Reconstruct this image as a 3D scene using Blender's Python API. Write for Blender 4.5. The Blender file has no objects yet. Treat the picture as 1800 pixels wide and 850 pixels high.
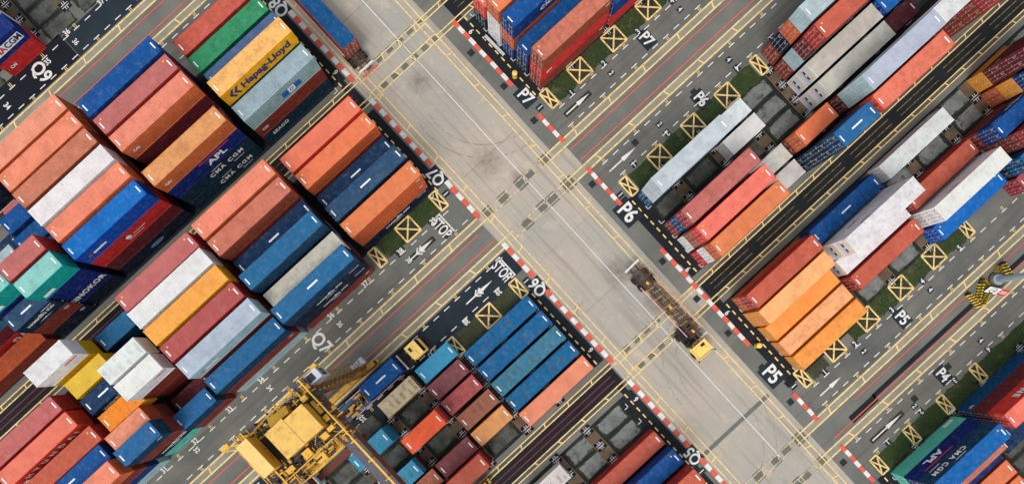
import bpy, math, random
import numpy as np
from mathutils import Matrix, Vector
random.seed(7)
S = bpy.context.scene
COL = S.collection
R = math.radians
# ------------------------------------------------------------------ camera
H = 82.69
cam = bpy.data.cameras.new('camera'); co = bpy.data.objects.new('camera', cam); COL.objects.link(co)
def rotv(r):
    r = np.array(r); t = np.linalg.norm(r); k = r / t
    K = np.array([[0, -k[2], k[1]], [k[2], 0, -k[0]], [-k[1], k[0], 0]])
    return np.eye(3) + math.sin(t) * K + (1 - math.cos(t)) * K @ K
a = R(42.4)
R0 = np.array([[math.cos(a), -math.sin(a), 0], [math.sin(a), math.cos(a), 0], [0, 0, 1.]])
RW = rotv((.01179, .01300, .00611)) @ R0
M = Matrix([list(v) for v in RW.T]).to_4x4(); M.translation = Vector((0, 0, H)); co.matrix_world = M
cam.sensor_width = 36; cam.lens = 1007.03 / 1800 * 36
cam.shift_x = -12.2 / 1800; cam.shift_y = 209.0 / 1800
cam.clip_end = 1000; S.camera = co
# ------------------------------------------------------------------ light
SUN_EL, SUN_AZ = 56, 212          # azimuth of the sun, measured from +X towards +Y
w = bpy.data.worlds.new('World'); S.world = w; w.use_nodes = True
nt = w.node_tree; bg = nt.nodes['Background']
sky = nt.nodes.new('ShaderNodeTexSky'); sky.sky_type = 'NISHITA'; sky.sun_disc = False
sky.sun_elevation = R(SUN_EL); sky.sun_rotation = R(90 - SUN_AZ); sky.dust_density = 2.5; sky.air_density = 1.0; sky.ozone_density = 1.0
hs = nt.nodes.new('ShaderNodeHueSaturation'); hs.inputs['Saturation'].default_value = .35; nt.links.new(sky.outputs[0], hs.inputs['Color']); nt.links.new(hs.outputs[0], bg.inputs[0]); bg.inputs[1].default_value = .15
sl = bpy.data.lights.new('sun', 'SUN'); sl.energy = .9; sl.angle = R(30); sl.color = (1, .93, .84)
so = bpy.data.objects.new('sun', sl); COL.objects.link(so)
d = Vector((math.cos(R(SUN_EL)) * math.cos(R(SUN_AZ)), math.cos(R(SUN_EL)) * math.sin(R(SUN_AZ)), math.sin(R(SUN_EL))))
so.rotation_euler = d.to_track_quat('Z', 'Y').to_euler(); so.location = (0, 0, 60)
S.view_settings.view_transform = 'Standard'; S.view_settings.look = 'None'
S.view_settings.exposure = 0.42; S.view_settings.gamma = 1
# ------------------------------------------------------------------ materials
def lin(c): return tuple(((v / 255) / 12.92 if v / 255 <= .04045 else ((v / 255 + .055) / 1.055) ** 2.4) for v in c)
def newmat(name):
    m = bpy.data.materials.new(name); m.use_nodes = True
    return m, m.node_tree, m.node_tree.nodes['Principled BSDF']
def node(t, kind, **kw):
    n = t.nodes.new(kind)
    for k, v in kw.items():
        if k in ('operation', 'blend_type', 'data_type', 'bands_direction', 'wave_type', 'wave_profile', 'vector_type', 'clamp', 'feature', 'distance'): setattr(n, k, v)
        else: n.inputs[k].default_value = v
    return n
def mixc(t, fac, c1, c2, blend='MIX'):
    n = t.nodes.new('ShaderNodeMix'); n.data_type = 'RGBA'; n.blend_type = blend
    for inp, v in ((n.inputs[0], fac), (n.inputs[6], c1), (n.inputs[7], c2)):
        if hasattr(v, 'is_linked') or hasattr(v, 'links'): t.links.new(v, inp)
        elif isinstance(v, (int, float)): inp.default_value = v
        else: inp.default_value = (*v[:3], 1)
    return n.outputs[2]
def ramp(t, src, p0, p1, c0=0., c1=1.):
    n = t.nodes.new('ShaderNodeMapRange'); n.clamp = True
    t.links.new(src, n.inputs[0]); n.inputs[1].default_value = p0; n.inputs[2].default_value = p1
    n.inputs[3].default_value = c0; n.inputs[4].default_value = c1
    return n.outputs[0]
def noise(t, vec, scale, detail=4, rough=.6):
    n = node(t, 'ShaderNodeTexNoise', Scale=scale, Detail=detail, Roughness=rough)
    if vec is not None: t.links.new(vec, n.inputs['Vector'])
    return n.outputs['Fac']
def flat(name, rgb, rough=.7, var=.12, scale=1.5, metal=0, srgb=True, wear=None):
    m, t, b = newmat(name); c = lin(rgb) if srgb else rgb
    tc = t.nodes.new('ShaderNodeTexCoord').outputs['Object']
    f = noise(t, tc, scale, 5)
    o = mixc(t, ramp(t, f, .3, .7), tuple(v * (1 - var) for v in c), tuple(min(1, v * (1 + var)) for v in c))
    if wear:
        g = noise(t, tc, wear[1], 6, .75); o = mixc(t, ramp(t, g, wear[2], wear[2] + .08, 0, wear[3]), o, lin(wear[0]))
    t.links.new(o, b.inputs['Base Color']); b.inputs['Roughness'].default_value = rough; b.inputs['Metallic'].default_value = metal
    return m
def obj_paint(name, bump):
    """painted steel, colour from the object; alpha = amount of wear"""
    m, t, b = newmat(name); L = t.links
    oi = t.nodes.new('ShaderNodeObjectInfo'); tc = t.nodes.new('ShaderNodeTexCoord').outputs['Object']
    ad = t.nodes.new('ShaderNodeVectorMath'); ad.operation = 'ADD'; L.new(tc, ad.inputs[0])
    sc = t.nodes.new('ShaderNodeVectorMath'); sc.operation = 'SCALE'; sc.inputs[3].default_value = 90
    L.new(oi.outputs['Location'], sc.inputs[0]); L.new(sc.outputs[0], ad.inputs[1]); v = ad.outputs[0]
    c = oi.outputs['Color']
    dark = mixc(t, 1.0, c, (.76, .74, .74), 'MULTIPLY')
    o = mixc(t, ramp(t, noise(t, v, .55, 5, .65), .40, .78), c, dark)
    # pale bleached film
    o = mixc(t, ramp(t, noise(t, v, 1.7, 4, .7), .5, .8, 0, .12), o, (.62, .60, .57))
    # streaks across the panel
    mp = node(t, 'ShaderNodeMapping'); mp.inputs['Scale'].default_value = (2.6, .35, .35); L.new(v, mp.inputs[0])
    st = noise(t, mp.outputs[0], 1.6, 5, .7)
    o = mixc(t, ramp(t, st, .56, .75, 0, .35), o, mixc(t, 1.0, c, (.45, .40, .38), 'MULTIPLY'))
    # grime amount differs from container to container
    wn = node(t, 'ShaderNodeTexWhiteNoise'); wn.noise_dimensions = '3D'; L.new(oi.outputs['Location'], wn.inputs['Vector'])
    gr = t.nodes.new('ShaderNodeMath'); gr.operation = 'MULTIPLY'; L.new(ramp(t, noise(t, v, 1.1, 7, .75), .47, .68), gr.inputs[0]); L.new(ramp(t, wn.outputs['Value'], .15, 1, 0, .5), gr.inputs[1])
    o = mixc(t, gr.outputs[0], o, mixc(t, 1.0, c, (.52, .47, .44), 'MULTIPLY'))
    # rust and scrapes, more where wear is high
    al = oi.outputs['Alpha']
    th = ramp(t, al, 0, 1, .78, .50)
    n2 = noise(t, v, 2.2, 8, .78)
    su = t.nodes.new('ShaderNodeMath'); su.operation = 'SUBTRACT'; L.new(n2, su.inputs[0]); L.new(th, su.inputs[1])
    r = ramp(t, su.outputs[0], 0, .05, 0, .75)
    n3 = noise(t, v, .8, 2); rc = mixc(t, ramp(t, n3, .4, .6), (.10, .05, .035), (.045, .043, .045))
    o = mixc(t, r, o, rc)
    # small dark specks
    vo = node(t, 'ShaderNodeTexVoronoi', Scale=.9); L.new(v, vo.inputs['Vector'])
    o = mixc(t, ramp(t, vo.outputs['Distance'], .05, .085, .55, 0), o, (.05, .04, .04))
    if bump:
        sx = t.nodes.new('ShaderNodeSeparateXYZ'); L.new(tc, sx.inputs[0])
        w2 = node(t, 'ShaderNodeTexWave', Scale=.30); w2.bands_direction = 'X'; L.new(tc, w2.inputs['Vector'])
        ay = node(t, 'ShaderNodeMath', operation='ABSOLUTE'); L.new(sx.outputs[1], ay.inputs[0])
        pn = noise(t, v, .9, 4, .7)
        f = t.nodes.new('ShaderNodeMath'); f.operation = 'MULTIPLY'; L.new(ramp(t, w2.outputs['Fac'], .5, .6), f.inputs[0]); L.new(ramp(t, pn, .47, .56, 0, .55), f.inputs[1])
        g2 = t.nodes.new('ShaderNodeMath'); g2.operation = 'MULTIPLY'; L.new(f.outputs[0], g2.inputs[0]); L.new(ramp(t, ay.outputs[0], .75, .95, 1, 0), g2.inputs[1])
        h2 = t.nodes.new('ShaderNodeMath'); h2.operation = 'MULTIPLY'; L.new(g2.outputs[0], h2.inputs[0]); L.new(ramp(t, al, .42, .5), h2.inputs[1])
        o = mixc(t, h2.outputs[0], o, (.10, .075, .06))
        ln = noise(t, v, .8, 3); fl = node(t, 'ShaderNodeTexWave', Scale=1.15, Distortion=.4); fl.bands_direction = 'X'; L.new(tc, fl.inputs['Vector'])
        o = mixc(t, ramp(t, fl.outputs['Fac'], .80, .97, 0, .16), o, (.05, .04, .04))
    L.new(o, b.inputs['Base Color']); b.inputs['Roughness'].default_value = .7; b.inputs['Specular IOR Level'].default_value = .12
    if bump:
        wv = node(t, 'ShaderNodeTexWave', Scale=bump[0]); wv.bands_direction = 'X'; wv.wave_type = 'BANDS'; L.new(tc, wv.inputs['Vector'])
        bn = node(t, 'ShaderNodeBump', Strength=.8, Distance=bump[1]); L.new(wv.outputs['Fac'], bn.inputs['Height']); L.new(bn.outputs[0], b.inputs['Normal'])
    return m
PAINT = obj_paint('container_paint', None)
ROOF = obj_paint('roof_paint', (1.15, .022))
STEEL = flat('galvanised_steel', (186, 186, 182), .45, .2, 3, .4)
WHITE = flat('white_road_paint', (222, 220, 214), .7, .10, 2, wear=((124, 122, 118), 3.0, .56, .55))
YELL = flat('yellow_road_paint', (238, 206, 132), .7, .12, 1.2, wear=((128, 116, 92), 2.2, .53, .6))
YELF = flat('faded_yellow_paint', (222, 198, 140), .7, .12, 2, wear=((150, 142, 125), 1.6, .46, .95))
YELD = flat('dull_yellow_thin_paint', (150, 128, 55), .7, .2, 2, wear=((35, 38, 40), 2.5, .48, .9))
REDP = flat('red_road_paint', (220, 88, 66), .7, .15, 1.5, wear=((140, 106, 94), 2.6, .57, .5))
REDD = flat('dark_red_rail_paint', (150, 48, 58), .7, .2, 2, wear=((40, 38, 40), 2, .5, .8))
DECW = flat('white_lettering', (232, 234, 234), .6, .05)
DECN = flat('navy_lettering', (35, 45, 95), .6, .1)
DECR = flat('red_lettering', (205, 55, 65), .6, .1)
DECY = flat('yellow_lettering', (245, 190, 40), .6, .1)
DECB = flat('blue_lettering', (20, 95, 170), .6, .1)
BLACK = flat('black_rubber', (26, 26, 28), .8, .2)
DARK = flat('dark_steel', (48, 46, 46), .6, .3, 3)
CRY = flat('crane_yellow', (228, 176, 58), .55, .16, 1.2, wear=((104, 74, 36), 2.4, .55, .75))
CRL = flat('crane_pale_yellow_roof', (240, 194, 112), .6, .08, .8, wear=((176, 140, 84), 1.3, .56, .55))
CRD = flat('crane_ochre', (200, 150, 40), .6, .15, 1, wear=((90, 60, 35), 2.2, .56, .8))
CRB = flat('crane_dark_brown', (104, 52, 36), .7, .2, 1, wear=((50, 35, 30), 2.2, .56, .7))  # dark brown for the girder boxes and lower platform
CRP = flat('crane_deck_grey', (86, 82, 92), .7, .15, 1, wear=((50, 48, 52), 2.0, .56, .7))
CABW = flat('cab_white', (198, 202, 210), .45, .08, 1.5, wear=((120, 112, 100), 2.2, .57, .5))
GLASS = flat('dark_glass', (28, 38, 42), .12, .1)
TRY = flat('tractor_yellow', (246, 205, 108), .45, .06)
CHB = flat('chassis_rust', (88, 62, 44), .7, .3, 2.5, wear=((40, 34, 32), 4, .5, .7))
CHBL = flat('chassis_blue', (25, 75, 115), .6, .25, 2)
PINKP = flat('pink_guide_paint', (232, 178, 160), .6, .15)
MASTM = flat('mast_grey', (160, 176, 188), .4, .08, 1, .2)
HYEL = flat('hazard_yellow', (238, 205, 60), .6, .1)
def ground_mat(name, base, blot, scale, amt, fine=.10, rough=.9, stain=None, bump=0, extra=None, streak=None, spots=()):
    m, t, b = newmat(name); L = t.links
    g = t.nodes.new('ShaderNodeNewGeometry').outputs['Position']
    c, c2 = lin(base), lin(blot)
    o = mixc(t, ramp(t, noise(t, g, scale, 6, .62), .36, .66, 0, amt), c, c2)
    if extra: o = mixc(t, ramp(t, noise(t, g, extra[1], 5, .7), extra[2], extra[2] + .12, 0, extra[3]), o, lin(extra[0]))
    if stain: o = mixc(t, ramp(t, noise(t, g, stain[1], 7, .7), stain[2], stain[2] + .1, 0, stain[3]), o, lin(stain[0]))
    for ax, sc_, lo, am in (streak or ()):
        mp = node(t, 'ShaderNodeMapping'); mp.inputs['Scale'].default_value = (1.6, .05, 1) if ax == 'Y' else (.05, 1.6, 1); L.new(g, mp.inputs[0])
        o = mixc(t, ramp(t, noise(t, mp.outputs[0], sc_, 3, .55), lo, lo + .14, 0, am), o, tuple(v * .55 for v in c))
    for (px_, py_, rr) in spots:
        dn = node(t, 'ShaderNodeVectorMath', operation='DISTANCE'); L.new(g, dn.inputs[0]); dn.inputs[1].default_value = (px_, py_, 0)
        nn = ramp(t, noise(t, g, 1.1, 6, .7), .3, .7, .2, 1.4)
        mu = node(t, 'ShaderNodeMath', operation='MULTIPLY'); L.new(ramp(t, dn.outputs['Value'], rr * .15, rr, .55, 0), mu.inputs[0]); L.new(nn, mu.inputs[1])
        o = mixc(t, mu.outputs[0], o, lin((96, 84, 68)))
    fn = noise(t, g, 6, 8, .8)
    o = mixc(t, 1.0, o, mixc(t, ramp(t, fn, .3, .7), (1 - fine * 2,) * 3, (1 + fine,) * 3), 'MULTIPLY')
    L.new(o, b.inputs['Base Color']); b.inputs['Roughness'].default_value = rough; b.inputs['Specular IOR Level'].default_value = .2
    if bump:
        bn = node(t, 'ShaderNodeBump', Strength=.6, Distance=bump); L.new(fn, bn.inputs['Height']); L.new(bn.outputs[0], b.inputs['Normal'])
    return m
SPOTS = ((16.2, 22.6, 3.0), (19.3, -1.6, 3.0), (20.5, -8.8, 2.6), (16.8, 37.5, 2.2), (18.0, 17.9, 1.6), (22.4, -14.6, 2.0))
G_CONC = ground_mat('road_concrete', (186, 173, 157), (160, 160, 152), .07, .95, .09, extra=((202, 184, 162), .28, .54, .7), stain=((104, 90, 72), .13, .63, .6), streak=(('Y', .8, .52, .45), ('Y', 2.6, .58, .3)), spots=SPOTS)
G_ASPH = ground_mat('old_asphalt', (124, 123, 115), (98, 101, 97), .13, .8, .14, extra=((122, 118, 106), .35, .56, .5), streak=(('X', .6, .54, .35),))
G_LANE = ground_mat('lane_asphalt', (122, 119, 110), (90, 92, 90), .10, .95, .12, extra=((130, 120, 106), .3, .58, .6), streak=(('X', .7, .50, .6), ('X', 2.2, .56, .35)))
G_DARK = ground_mat('dark_asphalt', (36, 40, 44), (24, 27, 31), .3, .8, .12, extra=((56, 60, 62), .5, .62, .5))
G_BLUE = ground_mat('fresh_asphalt', (42, 52, 60), (30, 38, 46), .2, .8, .10)
G_BLK = ground_mat('new_black_asphalt', (22, 25, 33), (28, 34, 42), .25, .6, .08)
G_BED = ground_mat('strip_concrete', (158, 152, 136), (128, 126, 116), .22, .9, .08)
G_BEDD = ground_mat('strip_asphalt', (88, 92, 90), (70, 74, 74), .5, .7, .10)
G_GRAV = ground_mat('gravel', (104, 106, 100), (64, 66, 62), .55, .95, .3, extra=((54, 54, 50), .8, .56, .8), stain=((48, 56, 38), .8, .60, .7), bump=.05)
G_RUN = ground_mat('brown_concrete', (116, 98, 74), (66, 60, 52), .5, .8, .10, stain=((58, 52, 46), .7, .60, .8))
G_PLATE = ground_mat('dark_plate', (44, 44, 44), (66, 62, 52), .5, .9, .14)
G_PATCH = ground_mat('grey_patch', (112, 114, 106), (98, 102, 98), .5, .7, .08)
G_DRAIN = ground_mat('drain_grate', (50, 52, 52), (40, 42, 44), 1, .7, .2)
G_GRASS = ground_mat('grass_soil', (44, 66, 32), (66, 70, 42), .4, .9, .3, extra=((104, 98, 74), .45, .55, .75), stain=((30, 44, 26), .7, .58, .8), bump=.05)
G_MOSS = ground_mat('mossy_soil', (74, 76, 56), (52, 56, 42), .4, .9, .25, extra=((100, 98, 78), .8, .60, .6), bump=.05)
M_BLADE = flat('grass_blades', (60, 92, 38), .8, .35, 1.2)
M_BLADE2 = flat('dry_grass_blades', (104, 104, 58), .8, .35, 1.2)
# ------------------------------------------------------------------ mesh helper
class MB:
    def __init__(s): s.v = []; s.f = []; s.m = []; s.mi = 0
    def quad(s, *p):
        n = len(s.v); s.v += [tuple(q) for q in p]; s.f.append(tuple(range(n, n + len(p)))); s.m.append(s.mi); return s
    def box(s, x0, x1, y0, y1, z0, z1, T=None):
        n = len(s.v); P = [(x, y, z) for z in (z0, z1) for x, y in ((x0, y0), (x1, y0), (x1, y1), (x0, y1))]
        if T is not None: P = [tuple(T @ Vector(p)) for p in P]
        s.v += P
        for f in ((3, 2, 1, 0), (4, 5, 6, 7), (0, 1, 5, 4), (1, 2, 6, 5), (2, 3, 7, 6), (3, 0, 4, 7)):
            s.f.append(tuple(n + i for i in f)); s.m.append(s.mi)
        return s
    def bar(s, p, q, w, h=None):
        """box beam from p to q"""
        p, q = Vector(p), Vector(q); dd = q - p; L = dd.length; h = h or w
        T = Matrix.Translation((p + q) / 2) @ dd.to_track_quat('X', 'Z').to_matrix().to_4x4()
        return s.box(-L / 2, L / 2, -w / 2, w / 2, -h / 2, h / 2, T)
    def tube(s, p, q, r0, r1=None, n=12, caps=True):
        r1 = r0 if r1 is None else r1; p, q = Vector(p), Vector(q)
        T = (q - p).to_track_quat('Z', 'Y').to_matrix(); b = len(s.v)
        for c, r in ((p, r0), (q, r1)):
            for i in range(n):
                an = 2 * math.pi * i / n; s.v.append(tuple(c + T @ Vector((r * math.cos(an), r * math.sin(an), 0))))
        for i in range(n):
            j = (i + 1) % n; s.f.append((b + i, b + j, b + n + j, b + n + i)); s.m.append(s.mi)
        if caps:
            s.f.append(tuple(b + i for i in range(n))[::-1]); s.m.append(s.mi)
            s.f.append(tuple(b + n + i for i in range(n))); s.m.append(s.mi)
        return s
    def sheet(s, x0, x1, y0, y1, z): return s.quad((x0, y0, z), (x1, y0, z), (x1, y1, z), (x0, y1, z))
    def line(s, p, q, w, z):
        p, q = Vector((p[0], p[1])), Vector((q[0], q[1])); dd = (q - p).normalized(); n = Vector((-dd.y, dd.x)) * w / 2
        return s.quad(*[(c.x, c.y, z) for c in (p - n, q - n, q + n, p + n)])
    def mesh(s, name, *mats):
        me = bpy.data.meshes.new(name); me.from_pydata(s.v, [], s.f)
        for m in mats: me.materials.append(m)
        if len(mats) > 1: me.polygons.foreach_set('material_index', s.m)
        me.update(); return me
    def obj(s, name, *mats, parent=None): return link(name, s.mesh(name, *mats), parent)
def link(name, me, parent=None, loc=None, color=None):
    o = bpy.data.objects.new(name, me); COL.objects.link(o)
    if parent: o.parent = parent
    if loc: o.location = loc
    if color: o.color = color
    return o
def struct(o): o['kind'] = 'structure'; return o
def thing(name, label, cat, loc=(0, 0, 0), rz=0, group=None):
    o = bpy.data.objects.new(name, None); COL.objects.link(o); o.location = loc; o.rotation_euler = (0, 0, rz)
    o.empty_display_size = .5; o['label'] = label; o['category'] = cat
    if group: o['group'] = group
    return o
_tx = {}
def text_mesh(body, size, bold=.02, thick=.004, mat=DECW, align='CENTER', spacing=1.0, xs=1.0):
    k = (body, size, bold, thick, mat.name, align, spacing, xs)
    if k in _tx: return _tx[k]
    cu = bpy.data.curves.new('lettering', 'FONT'); cu.body = body; cu.size = size; cu.offset = bold; cu.extrude = thick
    cu.align_x = align; cu.align_y = 'CENTER'; cu.resolution_u = 3; cu.space_character = spacing
    o = bpy.data.objects.new('tmp', cu); COL.objects.link(o)
    me = bpy.data.meshes.new_from_object(o.evaluated_get(bpy.context.evaluated_depsgraph_get()))
    if xs != 1: me.transform(Matrix.Diagonal((xs, 1, 1, 1)))
    bpy.data.objects.remove(o); me.materials.clear(); me.materials.append(mat); me.name = 'lettering'; _tx[k] = me; return me
# ------------------------------------------------------------------ yard grid (metres)
C0, HP, Q, XL, XR, PR, DP = 14.79, 27.28, 13.47, -4.97, 28.78, 2.86, 10.16
W4, L4, L2 = 2.44, 12.19, 6.06
def rowD(block, i):
    s, n = block[0], int(block[1:]); c = C0 + n * HP
    return c + DP + PR * i if s == 'U' else c - DP - W4 - PR * i
def bayX(b):
    half = b[-1] if b[-1] in 'ab' else ''
    k = int(b[1:-1] if half else b[1:]); x = (XL if b[0] == 'L' else XR) + k * Q
    return x + (6.13 if half == 'b' else 0), (L2 if half else L4)
# ---- ground sheets
def sheet(name, mat, rects, z):
    m = MB()
    for r in rects: m.sheet(*r, z)
    return struct(m.obj(name, mat))
XA, XB = -170, 190
sheet('ground', G_CONC, [(-600, 600, -600, 600)], -.004)
lanes = (-2, 0, 2, 4)
asp = []; blk = []; bed = []; bedd = []; midd = []
for side in 'LR':
    x0, x1 = (XA, 9.55) if side == 'L' else (23.95, XB)
    asp.append((x0, x1, -130, 130))
sheet('yard_asphalt', G_ASPH, asp, 0.0)
for n in lanes:
    c = C0 + n * HP
    for x0, x1 in ((XA, 9.3), (26.75, XB)):
        for s in (1, -1):
            ya, yb = sorted((c + s * (DP - .35), c + s * (DP + W4 + 4 * PR + .35)))
            blk.append((x0, x1, ya, yb))
            for o0, o1, lst in ((1.72, 3.05, bed),):
                ya, yb = sorted((c + s * o0, c + s * o1)); lst.append((x0 if x0 < 0 else 23.9, x1 if x0 > 0 else 9.6, ya, yb))
        m_ = c - HP
        midd.append((x0, x1, m_ - 1.25, m_ + 1.25))
        for s in (1, -1):
            ya, yb = sorted((m_ + s * 1.27, m_ + s * 2.12)); bedd.append((x0, x1, ya, yb))
lanea = []
for n in lanes:
    c = C0 + n * HP
    for x0, x1 in ((XA, 9.55), (26.55, XB)):
        for s in (1, -1):
            ya, yb = sorted((c + s * 3.1, c + s * 7.1)); lanea.append((x0, x1, ya, yb))
sheet('lane_asphalt', G_LANE, lanea, .004)
sheet('block_asphalt', G_DARK, blk, .004)
sheet('middle_lane_asphalt', G_DARK, midd, .004)
sheet('rail_strip_concrete', G_BED, bed, .008)
sheet('rail_strip_asphalt', G_BEDD, bedd, .004)
sheet('fresh_lane_asphalt', G_BLUE, [(XA, 9.5, 7.6 - 2.6, 11.55), (-16.3, 9.5, C0 + 2 * HP + 3.2, C0 + 2 * HP + 7.0)], .008)
sheet('new_black_lane_asphalt', G_BLK, [(XA, -16.4, C0 + 2 * HP + 3.2, C0 + 2 * HP + 7.6)], .012)
sheet('pale_stop_patch', G_PATCH, [(-3.8, 9.4, 18.45, 22.0), (7.75, 9.55, 5.0, 7.9)], .012)
sheet('lane_centre_patch', G_DARK, [(34.5, 70, -40.6, -39.9), (29.8, 34.8, -41.2, -40.0), (26.2, 41, -30.9, -29.9)], .012)
sheet('kerb_side_asphalt', G_DARK, [(26.55, 27.6, C0 + HP * k - 21.9, C0 + HP * k - 9.2) for k in (0, 2)] + [(26.55, 27.6, C0 + HP * k + 9.9, C0 + HP * k + 26) for k in (-2, 0, 2)] + [(7.9, 8.9, -38, -12), (7.9, 8.9, 40, 62)], .008)
sheet('concrete_patch', G_CONC, [(23.9, 26.0, -13.9, -10.6), (23.9, 26.0, C0 - 1.7, C0 + 1.7)], .012)
# road patches
pt = []
for x, y, s in ((22.6, 17.3, 1.0), (22.7, 12.4, 1.2), (11.35, 17.3, 1.0), (17.8, 17.15, 1.15), (19.5, 17.2, .8), (14.4, 17.2, 1.0), (19.5, 12.4, 1.05), (17.8, 12.5, 1.05), (14.5, 12.3, 1.0), (22.55, -37.4, 1.2), (19.9, -37.4, .9), (17.8, -37.5, .9), (14.45, -37.4, 1.0), (22.66, -42, .9), (19.6, -42.1, .8), (18.1, -41.9, .8)):
    pt.append((x - s * .8, x + s * .8, y - s * .75, y + s * .75))
for y in (43.85, 40.5, -13.8, -10.7):
    for k in range(6):
        x = 12.3 + k * 1.95; pt.append((x, x + 1.05, y - .42, y + .42))
sheet('road_patch', G_PATCH, pt, .004)
sheet('road_cut_seam', G_PATCH, [(10.0, 23.4, -29.95, -29.35)], .008)
sheet('road_joint', flat('joint_line', (130, 122, 108), .9), [(11.9, 22.0, 23.2, 23.27), (11.9, 22, -2.9, -2.84), (11.9, 22, 51.0, 51.07), (11.9, 22, 7.0, 7.03)], .006)
# drains
dr = []
for x, y in ((25.04, 35.6), (25.28, 28.93), (25.16, 22.43), (25.17, 10.07), (33.76, 10.27), (51.75, 9.82), (44.92, 9.82), (58.5, 8), (25.15, -4.96), (25.16, -19.05), (25.4, -26.1), (25.1, -32.6), (38.75, -44.61), (45.5, -44.5), (24.84, -44.36), (25.14, -12.31), (4.64, 7.9 + 1.9), (-1.7, 9.8), (-7.4, 9.7)):
    dr.append((x - .45, x + .45, y - .45, y + .45))
sheet('drain_cover', G_DRAIN, dr, .016)
# grass strips
def pads(n, s): return C0 + n * HP + s * 8.49
grs = []; mos = []
for n, s, x0, x1, lst in ((0, 1, 29.8, 60, grs), (0, -1, 29.8, 53.5, grs), (-2, 1, 38, 61, grs), (-2, 1, 29.8, 33, mos), (-2, -1, 27.6, 62, grs), (0, 1, -3.7, 6.6, grs), (0, -1, -4.2, 6.4, mos)):
    y = pads(n, s); lst.append((x0, x1, y - 1.35, y + 1.55) if s > 0 else (x0, x1, y - 1.55, y + 1.35))
def ragged(name, mat, rects, z):
    m = MB()
    for x0, x1, y0, y1 in rects:
        n = int((x1 - x0) / .35); xs_ = [x0 + (x1 - x0) * i / n for i in range(n + 1)]; a_, b_ = random.uniform(0, 9), random.uniform(0, 9)
        lo = [y0 + .22 * math.sin(x * .9 + a_) * math.sin(x * 2.3) + random.uniform(-.08, .1) for x in xs_]; hi = [y1 - .2 * abs(math.sin(x * .7 + b_)) + random.uniform(-.1, .08) for x in xs_]
        for i in range(n): m.quad((xs_[i], lo[i], z), (xs_[i + 1], lo[i + 1], z), (xs_[i + 1], hi[i + 1], z), (xs_[i], hi[i], z))
    return struct(m.obj(name, mat))
ragged('grass_verge', G_GRASS, grs, .010); ragged('mossy_verge', G_MOSS, mos, .010)
def tufts(name, rects, mat, dens):
    m = MB()
    for x0, x1, y0, y1 in rects:
        for _ in range(int((x1 - x0) * (y1 - y0) * dens)):
            x, y = random.uniform(x0, x1), random.uniform(y0, y1)
            if (math.sin(x * 1.3 + y) + math.sin(x * .47 - y * 2.1) + random.uniform(-1, 1)) < -.6: continue
            for k in range(3):
                an = random.uniform(0, 6.28); l = random.uniform(.06, .16); h = random.uniform(.04, .16)
                dx, dy = math.cos(an) * l, math.sin(an) * l; ww = .035
                m.quad((x - dy * ww / l, y + dx * ww / l, .01), (x + dy * ww / l, y - dx * ww / l, .01), (x + dx, y + dy, h))
    o = m.obj(name, mat); o['kind'] = 'stuff'; o['label'] = 'low green grass growing between the yellow crossed plates'; o['category'] = 'grass'; return o
tufts('grass', grs, M_BLADE, 14)
tufts('dry_grass', mos + [grs[2]], M_BLADE2, 8)['label'] = 'patchy dry grass and moss on the verges'
# ---- empty slot ground: gravel pads, brown runners, dark squares with white crosses
fri = MB(); grv, grl, run, sq, crs, cry = MB(), MB(), MB(), MB(), MB(), MB()
def blob(m, x0, x1, y0, y1, z):
    cx, cy = (x0 + x1) / 2, (y0 + y1) / 2; n = 64; pts = []; ph = random.uniform(0, 6)
    for i in range(n):
        an = 2 * math.pi * i / n; c, s = math.cos(an), math.sin(an); k = 1 / max(abs(c), abs(s)) ** .8
        k *= (max(abs(c), abs(s)) ** -.12) * (.95 + .04 * math.sin(3 * an + ph)) + random.uniform(-.07, .03); pts.append((cx + c * k * (x1 - x0) / 2, cy + s * k * (y1 - y0) / 2, z))
    m.quad(*pts)
for bl in ('D0', 'U-2', 'D2', 'U0', 'U2', 'D-2'):
    for sd in 'LR':
        if sd == 'L' and bl in ('D2', 'U0', 'D-2'): continue
        ks = range(-6, 1) if sd == 'L' else range(0, 5)
        for k in ks:
            for hf in 'ab':
                x0, L = bayX(f'{sd}{k}{hf}')
                for i in range(-1, 5):
                    if i == -1 and (sd == 'R' or k == 0 or bl == 'U-2'): continue
                    y = rowD(bl, i)
                    blob(fri, x0 + .4, x0 + L - .4, y - .2, y + W4 + .2, .0085)
                    blob(grl if bl == 'U-2' or (bl == 'D0' and sd == 'R' and k == 1 and hf == 'b') else grv, x0 + .75, x0 + L - .75, y + .1, y + W4 - .1, .012)
                if sd == 'R' and k == 0 and hf == 'a': continue
                xs = x0 - .65
                yl = rowD(bl, 0) + W4 / 2; yh = rowD(bl, 4) + W4 / 2; ya, yb = min(yl, yh) - 1.3, max(yl, yh) + 1.3
                run.sheet(xs - .95, xs + .95, ya, yb, .016)
                step = PR if bl[0] == 'U' else -PR; e = rowD(bl, 0) + (0 if bl[0] == 'U' else W4) - step * .08
                for i in range(0, 6):
                    if i == 5 and sd == 'R': continue
                    y = e + step * i
                    sq.sheet(xs - .78, xs + .78, y - .72, y + .72, .020)
                    for o in (-.16, .16):
                        crs.sheet(xs - .62, xs + .62, y + o - .04, y + o + .04, .024)
                        crs.sheet(xs + o - .04, xs + o + .04, y - .62, y - .2, .0245); crs.sheet(xs + o - .04, xs + o + .04, y + .2, y + .62, .0245)
G_GRAL = ground_mat('pale_gravel', (136, 140, 136), (104, 108, 104), .6, .9, .3, extra=((62, 64, 60), .8, .53, .9), stain=((56, 66, 42), .8, .62, .7), bump=.05)
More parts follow.
